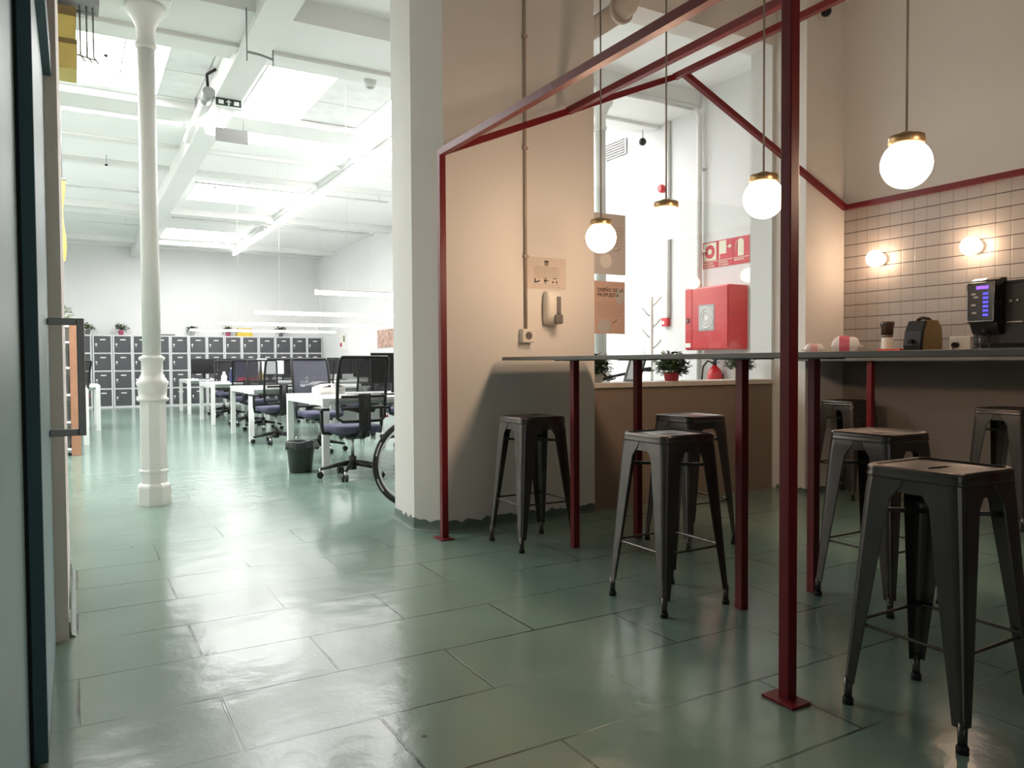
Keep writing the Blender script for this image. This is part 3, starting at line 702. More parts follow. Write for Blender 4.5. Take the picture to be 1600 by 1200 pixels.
for i, (y0, y1, w1, w2) in enumerate([(.112, .332, 'MANGUERA', 'DE INCENDIO'), (-.112, .108, 'PULSADOR', 'DE ALARMA'), (-.338, -.116, 'EXTINTOR', '')]):
    pnl = MB().box((-.006, y0, 0), (-.001, y1, .285), M['sign_red']).build('panel', sg)
    yc = (y0 + y1) / 2
    b = MB(); X0, X1 = -.0072, -.006
    b.box((X0, y0 + .004, .068), (X1, y1 - .004, .074), M['sign_cream'])
    if i == 0:
        b.box((X0, y0 + .016, .082), (X1, y1 - .012, .272), M['sign_cream'])
        b.lathe([(.074, 0), (.074, .0012)], (-.0084, yc, .177), M['sign_red'], 32, axis='x').lathe([(.03, 0), (.03, .0012)], (-.0096, yc, .177), M['sign_cream'], 24, axis='x')
    elif i == 1:
        b.box((X0, yc - .015, .135), (X1, y1 - .022, .275), M['sign_cream']).box((X0, y1 - .034, .082), (X1, y1 - .022, .135), M['sign_cream'])
        b.box((X0, y0 + .05, .20), (X1, yc - .02, .206), M['sign_cream']).ball((X0, y0 + .045, .205), .02, M['sign_cream'], .05, 1, 1)
    else:
        b.box((X0, yc - .035, .085), (X1, yc + .045, .235), M['sign_cream'], bev=.0004).ball((X1, yc + .005, .232), .04, M['sign_cream'], .03, 1, .7)
        b.tube([(X0, yc - .03, .262), (X0, yc + .03, .262), (X0, yc + .07, .225), (X0, yc + .072, .15)], .004, M['sign_cream'], 6)
    b.build('pictogram', pnl)
    MM = lambda z, n: basis((-.0068, y1 - .012, z), (0, -1, 0), (0, 0, 1))
    sz = .196 / max(1, len(w1)) * 1.18 if not w2 else .027
    text('lettering', w1, min(.034, sz), M['sign_cream'], pnl, MM(.039, 0), .0003, bold=True)
    if w2: text('lettering', w2, .027, M['sign_cream'], pnl, MM(.010, 0), .0003, bold=True)
cp = thing('alarm_call_point', 'small square red fire alarm button at the foot of a white wall pipe', 'alarm button', (XR, 6.84, 1.535))
MB().box((-.05, -.05, -.05), (0, .05, .05), M['fire'], bev=.006).build('housing', cp)
MB().box((-.053, .0, -.025), (-.0501, .036, .012), M['label']).build('button_face', cp)
sr = thing('alarm_sounder', 'small round red fire sounder high on the wall pipe', 'alarm', (XR, 6.90, 3.10))
MB().lathe([(.035, -.075), (.048, -.055), (.05, -.03), (.04, 0)], (0, 0, 0), M['fire'], 20, axis='x').build('body', sr)
pipe_run('white wall pipe leading down to the red alarm button', [(XR - .02, 6.80, 3.86), (XR - .02, 6.80, 1.585)], .022, M['pipe'], 'wall_pipe', 'pipe')
pts = [(5.0, 6.40, 3.93 - .09), (5.9, 6.40, 3.84)] + [(5.9 + .1 * math.sin(a), 6.40, 3.74 + .1 * math.cos(a)) for a in [PI / 2 * i / 6 for i in range(7)]] + [(6.0, 6.40, .6)]
pts = [(5.0, 6.265, 3.84)] + [(x, 6.265, z) for x, y, z in pts[1:]]
pipe_run('white wall pipe bending from the beam and running down past the hose cabinet', pts, .03, M['pipe'], 'wall_pipe', 'pipe', clips=[((6.03, 6.265, z), (.02, .07, .008)) for z in (3.2, 2.28)])
ex = thing('fire_extinguisher', 'red fire extinguisher with black hose hung on the white wall below the cabinet', 'fire extinguisher', (5.95, 5.98, .52))
MB().lathe([(.075, 0), (.08, .015), (.08, .40), (.07, .45), (.045, .485), (.026, .50), (.024, .515)], (0, 0, 0), M['fire'], 24).build('cylinder', ex)
MB().lathe([(.02, .51), (.022, .55), (.015, .56)], (0, 0, 0), M['black'], 14).bar((0, 0, .555), (-.05, -.10, .585), .02, .01, M['black']).bar((0, 0, .545), (-.05, -.11, .54), .018, .008, M['black']).build('valve_lever', ex)
MB().tube([(0, .02, .53), (-.02, .08, .56), (-.04, .13, .50), (-.05, .14, .36), (-.05, .13, .20), (-.05, .12, .14)], .010, M['black'], 8).build('hose', ex)
MB().lathe([(.0808, .20), (.0808, .36)], (0, 0, 0), M['label'], 24, cap=False).build('instruction_label', ex)
MB().box((.05, -.03, .30), (.10, .03, .42), M['black']).build('bracket', ex)
cv = thing('air_vent_grille', 'dark louvred vent grille high on the white wall behind the glass', 'vent', (XR, 7.80, 3.78))
MB().box((-.03, -.22, -.10), (0, .22, .10), M['zinc']).build('frame', cv)
b = MB()
for i in range(6): b.bar((-.032, -.20, -.08 + i * .032), (-.032, .20, -.08 + i * .032), .02, .008, M['grey_pl'], up=(1, 0, .6))
b.build('louvres', cv)
cc = thing('security_camera', 'small black security camera ball under the beam behind the glass', 'camera', (5.85, 7.05, 3.66))
MB().cyl((0, 0, .14), (0, 0, .03), .014, M['white_pl']).build('bracket', cc); MB().ball((0, 0, 0), .045, M['black']).build('camera_ball', cc)
cc = thing('security_camera', 'small dark dome camera near the top of the right pier', 'camera', (5.30, 4.155, 3.90))
MB().box((-.035, -.03, -.03), (.035, -.001, .045), M['cream_pl'], bev=.006).build('bracket', cc); MB().ball((0, -.05, -.015), .042, M['black']).build('camera_ball', cc)
du = thing('ventilation_duct', 'thick cream pipe with a flanged elbow at the top of the glass opening', 'duct', (3.38, 4.42, 3.545))
MB().cyl((0, -.10, 0), (0, .9, 0), .075, M['sill'], seg=24).build('duct_tube', du)
MB().cyl((0, -.13, 0), (0, -.10, 0), .095, M['sill'], seg=24).build('flange', du)
MB().tube([(0, -.12, 0), (.005, -.18, .02), (.01, -.22, .07), (.015, -.24, .14), (.02, -.25, .45)], .078, M['sill'], 20).build('elbow', du)
ct = thing('coat_stand', 'slim white branched coat stand behind the glass', 'coat stand', (5.62, 6.62, 0))
MB().cyl((0, 0, .02), (0, 0, 1.80), .02, M['white_pl']).build('pole', ct)
MB().lathe([(.18, 0), (.18, .012), (.03, .025)], (0, 0, 0), M['white_pl'], 28).build('base', ct)
for i in range(6):
    z = 1.15 + i * .12; s_ = 1 if i % 2 else -1
    MB().tube([(0, 0, z - .06), (s_ * .04, -s_ * .03, z - .02), (s_ * .09, -s_ * .06, z + .05)], .010, M['white_pl'], 8).build('peg', ct)
# pictures on the hall wall, far end
pc = thing('wall_picture', 'brown photographic picture panel pair on the hall right wall', 'picture', (XR, 15.9, 1.62))
for y0, y1 in ((-.75, -.02), (.02, .75)): MB().box((-.02, y0, -.20), (-.001, y1, .20), M['art']).build('panel', pc)
pn = thing('wall_notice', 'small white notice with a green stripe on the hall right wall', 'notice', (XR, 19.3, 1.62))
MB().box((-.008, -.28, -.22), (-.001, .28, .22), M['paper']).build('sheet', pn)
MB().box((-.010, -.20, -.18), (-.008, -.02, .16), M['pane_dull']).box((-.0105, .05, -.12), (-.008, .2, -.02), M['magenta']).box((-.0105, -.2, .0), (-.008, -.06, .16), M['leaf_l']).build('print', pn)

# ================================================================== BAR COUNTER THINGS
CT = BZ1
def pillow(name, label, cat, loc, rz, dims, m1, m2, seed):
    t = thing(name, label, cat, loc, rz); a, bb, c = dims; rnd = random.Random(seed)
    b = MB(); R = []
    for i in range(15):
        u = -1 + 2 * i / 14; e = max(0.0, 1 - abs(u) ** 4) ** .6; R.append([(a * u, bb * (.75 + .25 * e) * math.cos(v), c * .5 + c * .5 * (e * .96 + .04) * math.sin(v) * (1 + .08 * math.sin(3 * v + 5 * u + seed))) for v in [2 * PI * k / 18 for k in range(18)]])
    zmin = min(p[2] for r in R for p in r); R = [[(x, y, z - zmin) for x, y, z in r] for r in R]
    n = len(R)
    b.rings(R[:n // 3 + 1], m1, False); b.rings(R[n // 3:2 * n // 3 + 1], m2, False); b.rings(R[2 * n // 3:], m1, False)
    b.build('wrapper', t)
    b = MB().box((-a - .02, -bb * .7, c * .45), (-a + .006, bb * .7, c * .55), m1).box((a - .006, -bb * .7, c * .45), (a + .02, bb * .7, c * .55), m1); b.build('seam', t)
    return t
pillow('snack_packet', 'pale rose plastic packet at the left on the wall counter by the pier', 'packet', (5.045, 4.00, CT), 2.35, (.075, .045, .095), M['film_white'], M['film_rose'], 1)
pillow('snack_packet', 'larger white packet with deep pink print on the wall counter by the pier', 'packet', (5.24, 3.86, CT), 2.15, (.105, .055, .15), M['film_white'], M['film_pink'], 2)
gr = thing('coffee_grinder', 'small white and dark brown lidded jar standing on the wall counter', 'jar', (5.33, 3.57, CT))
MB().lathe([(.047, 0), (.046, .04), (.040, .13), (.039, .135)], (0, 0, 0), M['cream_pl'], 24).build('body', gr)
MB().lathe([(.038, .134), (.040, .15), (.038, .155)], (0, 0, 0), M['steel'], 24).build('collar', gr)
MB().lathe([(.042, .154), (.044, .20), (.050, .235), (.050, .25), (.044, .255)], (0, 0, 0), mat('brown_lid', (.05, .03, .022), .2), 24).build('lid', gr)
tag(MB().box((-.05, -.09, 0), (.05, .09, .048), M['red_card'], bev=.003).build('red_carton', loc=(5.24, 3.47, CT)), 'small red carton lying on the wall counter in front of the lidded jar', 'carton')
pl_ = thing('paper_napkin_pile', 'low peach coloured napkin pile beside the red carton', 'napkins', (5.18, 3.60, CT))
MB().box((-.05, -.05, 0), (.05, .05, .012), M['film_white']).box((-.045, -.05, .012), (.05, .045, .034), M['peach'], bev=.004).build('napkins', pl_)
cm = thing('capsule_coffee_machine', 'small black and gold capsule coffee machine on the wall counter', 'coffee machine', (5.32, 3.28, CT))
b = MB(); R = []
for y in (-.055, .055):
    R.append([(x, y, z) for x, z in ((-.10, 0), (-.115, .06), (-.10, .16), (-.065, .235), (-.03, .25), (.08, .25), (.13, .20), (.14, .10), (.14, 0))])
b.rings([R[0], R[1]], M['gold'], True, False).build('body', cm)
R = [[(x, y, z) for x, z in ((-.13, .0), (-.145, .07), (-.125, .17), (-.08, .245), (-.055, .245), (-.095, .16), (-.112, .06), (-.098, 0))] for y in (-.062, .062)]
MB().rings(R, M['black'], True, False).build('front_cover', cm)
MB().tube([(-.07, 0, .25), (-.02, 0, .268), (.06, 0, .262), (.11, 0, .235)], .012, M['black'], 10).build('lever', cm)
MB().box((-.20, -.05, .0), (-.13, .05, .018), M['black'], bev=.003).cyl((-.135, 0, .10), (-.17, 0, .095), .016, M['black']).build('drip_tray', cm)
tsk = thing('wall_socket', 'white double socket with a black plug on the tiles by the big coffee machine', 'socket', (5.608, 3.165, 1.195))
MB().box((-.035, -.075, -.05), (0, .075, .05), M['white_pl'], bev=.005).build('housing', tsk)
MB().cyl((-.036, .02, -.01), (-.075, .02, -.012), .02, M['black']).tube([(-.07, .02, -.015), (-.085, .02, -.04), (-.08, .02, -.075)], .005, M['black'], 8).build('plug', tsk)
bm_ = thing('bean_to_cup_coffee_machine', 'large black coffee machine with blue lit buttons at the right edge', 'coffee machine', (5.34, 2.53, CT))
MB().box((-.20, -.42, .04), (.25, .31, .47), M['black'], bev=.03, seg=3).box((-.2, -.42, .0), (.25, .31, .05), M['black'], bev=.008).build('body', bm_)
R = []
for z, x in ((.13, -.235), (.20, -.275), (.30, -.295), (.42, -.285), (.475, -.255), (.49, -.215)):
    R.append([(-.19, .30, z), (x, .285, z), (x - .012, .20, z), (x, .115, z), (-.19, .10, z)])
col_ = MB().rings(R, M['black_gl'], True, False).build('dispense_head', bm_)
def onp(u, v, w_, h_, m, name, par):   # raised rectangle on the sloping control panel
    z = v; x = -.2915 + (z - .30) * .06
    MB().box((x - .0215, u - w_ / 2, z - h_ / 2), (x - .004, u + w_ / 2, z + h_ / 2), m, bev=.001).build(name, par)
pn = MB().box((-.312, .115, .20), (-.286, .285, .46), mat('smoked_panel', (.03, .03, .032), .15), bev=.008).build('control_panel', bm_)
def lbox(u, v, w_, h_, m, nm): MB().box((-.3145, u - w_ / 2, v - h_ / 2), (-.312, u + w_ / 2, v + h_ / 2), m, bev=.0008).build(nm, pn)
lbox(.185, .425, .075, .02, M['violet_led'], 'display')
for i in range(6): lbox(.165, .385 - i * .027, .032, .013, M['blue_led'], 'button')
for u, v in ((.24, .385), (.225, .365), (.24, .315), (.235, .265)): lbox(u, v, .028, .012, M['steel'], 'key')
b = MB().tube([(-.315, .115, .46), (-.315, .115, .21), (-.315, .285, .21)], .004, M['steel'], 8); b.build('panel_trim', pn)
MB().box((-.304, .288, .415), (-.29, .300, .45), M['steel'], bev=.002).build('badge', bm_)
MB().box((-.212, -.32, .36), (-.2, -.06, .455), M['teal_screen'], bev=.002).build('screen', bm_)
b = MB()
for y in (.07, .03): b.ball((-.205, y, .335), .012, M['steel'], .5, 1, 1)
b.box((-.206, .0, .20), (-.2, .09, .206), M['steel']); b.build('front_knobs', bm_)
MB().cyl((-.25, .20, .13), (-.25, .20, .165), .018, M['black']).build('spout', bm_)
MB().box((-.34, .08, 0), (-.19, .31, .026), M['steel'], bev=.004).build('drip_tray', bm_)
gc = thing('glass_cup', 'clear glass standing on the coffee machine tray under the spout', 'glass', (5.085, 2.73, CT + .0265))
MB().lathe([(.028, 0), (.036, .095), (.034, .095), (.026, .006)], (0, 0, 0), M['glass_cup'], 24, cap=True).build('cup', gc)

# ================================================================== HALL: LOCKERS
LX = [(-.49, -.055)] + [(-.05, .375)]
edges = [-.50, -.06, .385, .83, 1.265, 1.695, 2.13, 2.565, 3.0, 3.435, 3.87, 4.305, 4.74, 5.175, 5.605, 6.03]
lk = thing('locker_column', '', 'locker', (0, YF - .5, 0))
LW = .43
MB().box((-LW / 2, 0, 0), (LW / 2, .48, 1.80), M['locker_body'], bev=.003).build('body', lk)
for r_ in range(4):
    z0 = .055 + r_ * .438
    d = MB().box((-LW / 2 + .035, -.018, z0), (LW / 2 - .035, -.0005, z0 + .40), M['locker_door'], bev=.003).build('door', lk)
    MB().box((-.05, -.021, z0 + .30), (.07, -.018, z0 + .325), M['label']).build('label_holder', d)
    MB().cyl((-.135, -.022, z0 + .20), (-.135, -.018, z0 + .20), .022, M['label'], seg=10).cyl((-.135, -.022, z0 + .15), (-.135, -.018, z0 + .15), .020, M['zinc'], seg=10).build('lock', d)
for i, (a, c) in enumerate(zip(edges, edges[1:])):
    n = len(edges) - 2 - i
    lb = 'charcoal door locker column against the far wall, %s from the right end' % ORD[n] if n > 0 else 'charcoal door locker column at the right end of the far wall row'
    if i == 0: lk.location = ((a + c) / 2, YF - .5, 0); lk['label'] = lb; lk['group'] = 'lockers along the far wall'
    else: dup(lk, ((a + c) / 2, YF - .5, 0), 0, lb, 'lockers along the far wall')
LZ = 1.80
plant('potted_plant', 'green plant in a pink pot on top of the lockers left of the column', (1.03, 21.35, LZ), M['pot_pink'], .065, .12, .14, .18, 70, seed=6, lL=.09, leafw=.03)
plant('potted_plant', 'dark plant on the lockers beside the orange shelf end', (.30, 21.35, LZ), M['zinc'], .065, .12, .15, .17, 70, seed=7, lL=.09, leafw=.03)
plant('potted_plant', 'dark plant on the lockers right of the column', (2.68, 21.35, LZ), M['pot_white'], .065, .10, .14, .18, 70, seed=8, lL=.09, leafw=.03)
plant('potted_plant', 'plant in a pink pot on the lockers behind the lamp bars', (3.57, 21.35, LZ), M['pot_pink'], .07, .11, .13, .17, 70, seed=9, lL=.09, leafw=.03)
plant('potted_plant', 'dark plant on the lockers near their right end', (4.95, 21.35, LZ), M['zinc'], .065, .09, .14, .2, 70, seed=10, lL=.09, leafw=.03)
tag(MB().box((-.2, -.12, 0), (.2, .12, .09), M['yellow_b'], bev=.004).box((-.18, -.1, .09), (.2, .1, .22), M['peach'], bev=.004).build('storage_box', loc=(3.98, 21.35, LZ)), 'yellow and tan boxes lying on the lockers behind the lamp bars', 'box')
tag(MB().box((-.18, -.1, 0), (.18, .1, .035), M['dark_panel'], bev=.003).build('flat_tray', loc=(2.08, 21.35, LZ)), 'flat dark tray lying on the lockers right of the column', 'tray')

# shelf unit with orange end
su = thing('shelf_unit', 'white shelving with a tall orange end panel behind the left pier', 'shelf', (0, 10.45, 0))
MB().box((-.045, -.10, 0), (.055, .32, 1.56), M['orange'], bev=.004).build('end_panel', su)
MB().box((-1.25, -.08, 0), (-1.19, .32, 1.56), M['desk']).build('end_panel', su)
for z in (.08, .40, .72, 1.04, 1.34, 1.53): MB().box((-1.19, -.11, z - .012), (-.045, .30, z + .012), M['desk']).build('shelf', su)
MB().box((-1.19, .30, .02), (-.045, .32, 1.54), M['desk']).build('back_panel', su)
for i, z in enumerate((.092, .412, .732, 1.052)):
    bx = thing('box_file', 'dark box file on the %s shelf of the orange-ended unit' % ['lowest', 'second', 'third', 'fourth'][i], 'box file', (-.12, 10.46, z), 0, 'dark box files on the orange-ended unit')
    MB().box((-.06, -.10, 0), (.06, .15, .22), M['dark_panel'], bev=.003).build('case', bx)
plant('potted_plant', 'light green leafy plant on top of the orange-ended shelf', (-.125, 10.56, 1.542), M['pot_white'], .06, .08, .11, .17, 90, M['leaf_l'], seed=11, lL=.07, leafw=.02)

# ================================================================== HALL: DESKS
def make_desk(L=1.62, D=1.46):
    t = thing('bench_desk', '', 'desk')
    H = .735
    for y0, y1 in ((0, D / 2 - .012), (D / 2 + .012, D)): MB().box((0, y0, H - .025), (L, y1, H), M['desk'], bev=.002).build('tabletop', t)
    for x in (.0, L - .07):
        fo = MB().box((x + .002, .0, H - .075), (x + .068, D, H - .026), M['desk'], bev=.002).build('frame_rail', t)
        for y in (.0, D - .07): MB().box((x + .002, y + .002, 0), (x + .068, y + .068, H - .075), M['desk'], bev=.003).build('leg', t)
    MB().box((.07, D / 2 - .03, H - .10), (L - .07, D / 2 + .03, H - .055), M['desk']).build('cable_tray', t)
    return t
ROWS = [7.28, 10.86, 14.2, 17.45]
dk = make_desk(); first = True
rown = ['front', 'second', 'third', 'rearmost']
for r_, y in enumerate(ROWS):
    for k in range(2):
        lb = 'white double bench desk, %s of the %s desk row' % (('left end' if k == 0 else 'right half'), rown[r_])
        if first: dk.location = (2.075, y, 0); dk['label'] = lb; dk['group'] = 'white bench desks in rows'; first = False
        else: dup(dk, (2.075 + k * 1.63, y, 0), 0, lb, 'white bench desks in rows')
dup(dk, (-1.26, 13.98, 0), 0, 'white bench desk at far left, behind the orange shelf end', 'white bench desks in rows')
dup(dk, (-1.46, 11.55, 0), 0, 'white bench desk at far left, just behind the door handle', 'white bench desks in rows')
# linear pendant lamps
ll = thing('linear_pendant_lamp', '', 'lamp')
MB().box((-1.65, -.025, -.02), (1.65, .025, .02), M['led'], bev=.006).build('diffuser', ll)
MB().box((-1.65, -.027, .021), (1.65, .027, .034), M['white_pl']).build('housing', ll)
for x in (-1.3, 1.3): MB().cyl((x, 0, .034), (x, 0, 2.226), .0018, M['pipe'], seg=6).build('wire', ll)
for i, (x, y) in enumerate(((2.22, 8.0), (2.33, 11.6), (2.34, 14.95), (2.24, 18.2))):
    lb = 'long glowing white lamp bar hanging over the %s desk row' % rown[i]
    if i == 0: ll.location = (x + 1.65, y, 1.825); ll['label'] = lb; ll['group'] = 'lamp bars over the desks'
    else: dup(ll, (x + 1.65, y, 1.825), 0, lb, 'lamp bars over the desks')
# ceiling line of tube lamps
tl = thing('ceiling_tube_lamp', '', 'lamp')
MB().box((-.03, -.9, 0), (.03, .9, .05), M['tube'], bev=.008).build('diffuser', tl)
MB().box((-.05, -.92, .05), (.05, .92, .11), M['white_pl'], bev=.004).build('housing', tl)
for i in range(6):
    y = 9.7 + i * 2.0
    lb = 'glowing ceiling tube lamp, %s from the front in the slanting right-hand line' % ORD[i]
    if i == 0: tl.location = (3.62, y, 3.86); tl['label'] = lb; tl['group'] = 'ceiling tube lamps in the right-hand line'
    else: dup(tl, (3.62, y, 3.86), 0, lb, 'ceiling tube lamps in the right-hand line')
struct(MB().box((3.55, 8.7, 3.973), (3.69, 20.8, CZ), M['beam']).build('trim_20'))

# things hanging by the girder
bt = thing('batten_lamp', 'white cylindrical spot lamp tube hung left of the ceiling girder', 'lamp', (1.24, 9.2, 3.82))
MB().cyl((0, -.7, 0), (.02, .9, 0), .055, M['white_pl'], seg=16).build('tube_body', bt)
MB().cyl((0, -.9, .02), (0, -.7, .0), .06, M['zinc'], seg=16).build('end_cap', bt)
MB().tube([(0, -.85, .07), (-.03, -1.0, .16), (.05, -1.05, .21)], .015, M['black'], 8).build('cable', bt)
MB().box((-.012, .0, .05), (.012, .02, .23), M['zinc']).build('hanger', bt)
sl = thing('round_spot_lamp', 'bright white lamp head below the exit sign', 'lamp', (1.42, 9.1, 3.66))
MB().lathe([(.10, 0), (.11, .03), (.08, .10), (.03, .13)], (0, 0, 0), M['tube'], 24).build('shade', sl)
MB().cyl((0, 0, .12), (0, 0, .15), .02, M['white_pl']).build('stem', sl)
es = thing('exit_sign', 'small dark green exit sign with white arrow under the ceiling girder', 'sign', (1.43, 8.3, 3.72))
MB().box((-.125, -.012, .0), (.125, .012, .078), M['green_sign'], bev=.003).build('panel', es)
b = MB().box((-.008, -.0135, .012), (.008, -.012, .045), M['label'])
f = b.bm.faces.new([b.bm.verts.new(p) for p in ((-.03, -.0135, .042), (.03, -.0135, .042), (0, -.0135, .07))]); b._fin([f], M['label'])
b.box((-.10, -.0135, .02), (-.05, -.012, .06), M['label']).box((.05, -.0135, .02), (.10, -.012, .06), M['label']); b.build('arrow', es)
MB().box((-.13, -.03, -.018), (.13, .03, -.002), M['white_pl'], bev=.003).build('lamp_bar', es)
hs = thing('hanging_sign_board', 'plain pale grey board hanging below the ceiling girder', 'sign', (1.50, 8.55, 3.43))
MB().box((-.165, -.008, 0), (.165, .008, .14), mat('grey_board', (.26, .26, .255), .6)).build('board', hs)
for x in (-.12, .12): MB().cyl((x, 0, .14), (x, 0, .37), .004, M['zinc'], seg=6).build('wire', hs)
hk = thing('hanging_wire_bracket', 'thin grey H-shaped wire bracket hanging from the beam beside the girder', 'bracket', (1.22, 6.25, 3.55))
b = MB()
b.tube([(0, 0, .31), (0, 0, -.1)], .006, M['zinc'], 6).tube([(.2, 0, .02), (.2, 0, -.11)], .006, M['zinc'], 6).tube([(0, 0, -.03), (.1, 0, -.035), (.2, 0, -.055)], .009, M['zinc'], 6)
b.build('wires', hk)
sk = thing('smoke_detector', 'round white smoke detector under the beam right of the girder', 'smoke detector', (2.62, 7.36, 3.90))
MB().lathe([(.045, -.07), (.06, -.05), (.065, 0)], (0, 0, 0), M['pipe'], 20).build('body', sk); MB().lathe([(.03, -.078), (.03, -.068)], (0, 0, 0), M['zinc'], 16).build('sensor', sk)
for i, (x, y, lb) in enumerate([(.32, 8.3, 'small dark sensor under the left lit skylight'), (2.28, 9.55, 'small dark sensor under the right lit skylight'), (.45, 12.3, 'small dark sensor hanging below the ceiling left of the column'), (2.1, 13.6, 'small dark sensor under the second lit skylight')]):
    z = CZ if i == 2 else CZ + .05
    d = thing('ceiling_sensor', lb, 'sensor', (x, y, z), 0, 'small ceiling sensors')
    MB().cyl((0, 0, 0), (0, 0, -.05 if i != 2 else -.12), .004, M['zinc'], seg=6).build('stem', d); MB().ball((0, 0, -.07 if i != 2 else -.14), .022, M['black'], 1, 1, .7, 12, 8).build('sensor_head', d)
# yellow gear at the left
yb = thing('yellow_hanging_cabinet', 'yellow box with brown straps and wire cage hung high beside the left pier', 'cabinet', (-.16, 6.05, 3.10))
MB().box((-.5, 0, 0), (.215, .3, .40), M['yellow'], bev=.006).build('box_body', yb)
MB().box((-.5, -.006, .36), (.218, .3, .42), M['brown']).box((-.5, -.006, .17), (.218, .3, .20), M['brown']).build('strap', yb)
b = MB()
for x in (.24, .28, .32):
    b.tube([(x, .05, .52), (x, .05, .12), (x + .03, .05, .08)], .006, M['zinc'], 6)
b.tube([(.22, .05, .12), (.34, .05, .10)], .006, M['zinc'], 6).tube([(.22, .05, .42), (.34, .05, .42)], .006, M['zinc'], 6); b.build('wire_cage', yb)
MB().cyl((.0, .15, .40), (.0, .15, .76), .01, M['zinc']).cyl((-.4, .15, .40), (-.4, .15, .76), .01, M['zinc']).build('hanger', yb)
MB().box((.0, -.02, .46), (.36, .2, .56), M['grey_frame'], bev=.004).build('control_box', yb)
ys = thing('yellow_banner', 'narrow yellow banner hanging along the left pier edge', 'banner', (-.16, 10.0, 2.25))
R = [[(-.35, 0, z), (.09 + .015 * math.sin(z * 9), -.01, z), (.10 + .015 * math.sin(z * 9), .02, z), (-.35, .03, z)] for z in [i * .1 for i in range(10)]]
MB().rings(R, M['yellow'], True, False).build('cloth', ys)
MB().cyl((-.36, .015, .92), (.12, .015, .92), .014, M['zinc']).cyl((-.3, .015, .92), (-.3, .015, 1.79), .006, M['zinc']).cyl((.08, .015, .92), (.08, .015, 1.79), .006, M['zinc']).build('rod', ys)

# ================================================================== OFFICE CHAIRS
def make_chair(meshm):
    t = thing('office_chair', '', 'chair')
    b = MB().lathe([(.035, .07), (.04, .10), (.036, .19), (.028, .20)], (0, 0, 0), M['black'], 16)
    for k in range(5):
        a = 2 * PI * k / 5 + .35; ca, sa = math.cos(a), math.sin(a)
        b.tube([(ca * .02, sa * .02, .135), (ca * .16, sa * .16, .115), (ca * .30, sa * .30, .085)], .02, M['black'], 8, rfun=lambda u: .026 - .012 * u)
    b.build('base', t)
    for k in range(5):
        a = 2 * PI * k / 5 + .35; ca, sa = math.cos(a), math.sin(a); p = Vector((ca * .30, sa * .30, .03)); s = Vector((-sa, ca, 0))
        c = MB().cyl(p - s * .026, p - s * .008, .03, M['black'], seg=16).cyl(p + s * .008, p + s * .026, .03, M['black'], seg=16).cyl(p, p + Vector((0, 0, .06)), .009, M['alloy'])
        c.build('caster', t)
    MB().cyl((0, 0, .19), (0, 0, .40), .016, M['alloy'], seg=14).build('gas_column', t)
    MB().box((-.12, -.16, .385), (.12, .13, .43), M['black'], bev=.015).build('mechanism', t)
    R = []
    for z, w_, d in ((.42, .20, .20), (.435, .235, .225), (.475, .245, .235), (.495, .235, .225), (.50, .19, .18)):
        R.append([(w_ * math.copysign(abs(math.cos(a)) ** .45, math.cos(a)), .02 + d * math.copysign(abs(math.sin(a)) ** .45, math.sin(a)), z) for a in [2 * PI * i / 32 for i in range(32)]])
    MB().rings(R, M['chair_fab'], True).build('seat', t)
    # back: rounded frame with mesh, spine
    def bk(u, v):   # u -1..1, v 0..1
        return Vector((.235 * u * (1 - .10 * (v - .6) ** 2), -.235 - .10 * v + .04 * (u * u - 1) + .03 * math.sin(v * PI), .545 + .585 * v))
    loop = [bk(u, 0) for u in (-.8, -.3, .3, .8)] + [bk(1, .05), bk(1, .3), bk(1, .6), bk(1, .95)] + [bk(u, 1) for u in (.93, .4, -.4, -.93)] + [bk(-1, .95), bk(-1, .6), bk(-1, .3), bk(-1, .05)]
    MB().tube(loop, .015, M['black'], 8, closed=True).build('back_frame', t)
    b = MB(); nv, nu = 8, 8
    G = [[b.bm.verts.new(bk(-1 + 2 * i / nu, j / nv)) for i in range(nu + 1)] for j in range(nv + 1)]
    b._fin([b.bm.faces.new((G[j][i], G[j][i + 1], G[j + 1][i + 1], G[j + 1][i])) for j in range(nv) for i in range(nu)], meshm, True)
    b.build('mesh_back', t, recalc=False)
    b = MB().tube([(0, -.12, .41), (0, -.27, .42), (0, -.315, .50), (0, -.325, .62), (0, -.335, .80)], .03, M['black'], 10, rfun=lambda u: .042 - .012 * u)
    b.box((-.055, -.335, .46), (.055, -.30, .80), M['black'], bev=.008).box((-.215, -.318, .76), (.215, -.292, .785), M['black'], bev=.006).box((-.21, -.312, .655), (.21, -.288, .68), M['black'], bev=.006).build('spine', t)
    MB().lathe([(.05, .36), (.10, .385), (.20, .418), (.21, .432)], (0, .0, 0), M['black'], 20).build('seat_pan', t)
    for s in (-1, 1):
        a = MB().tube([(s * .20, 0, .42), (s * .285, 0, .43), (s * .295, 0, .50), (s * .295, 0, .64)], .017, M['black'], 8).build('armrest', t)
        MB().box((s * .295 - .04, -.12, .64), (s * .295 + .04, .13, .668), M['black'], bev=.010).build('arm_pad', a)
    MB().cyl((.235, -.25, .58), (.255, -.25, .58), .012, M['magenta']).build('tension_knob', t)
    return t
ck = make_chair(M['mesh_bk']); cb_ = make_chair(M['mesh_bl'])
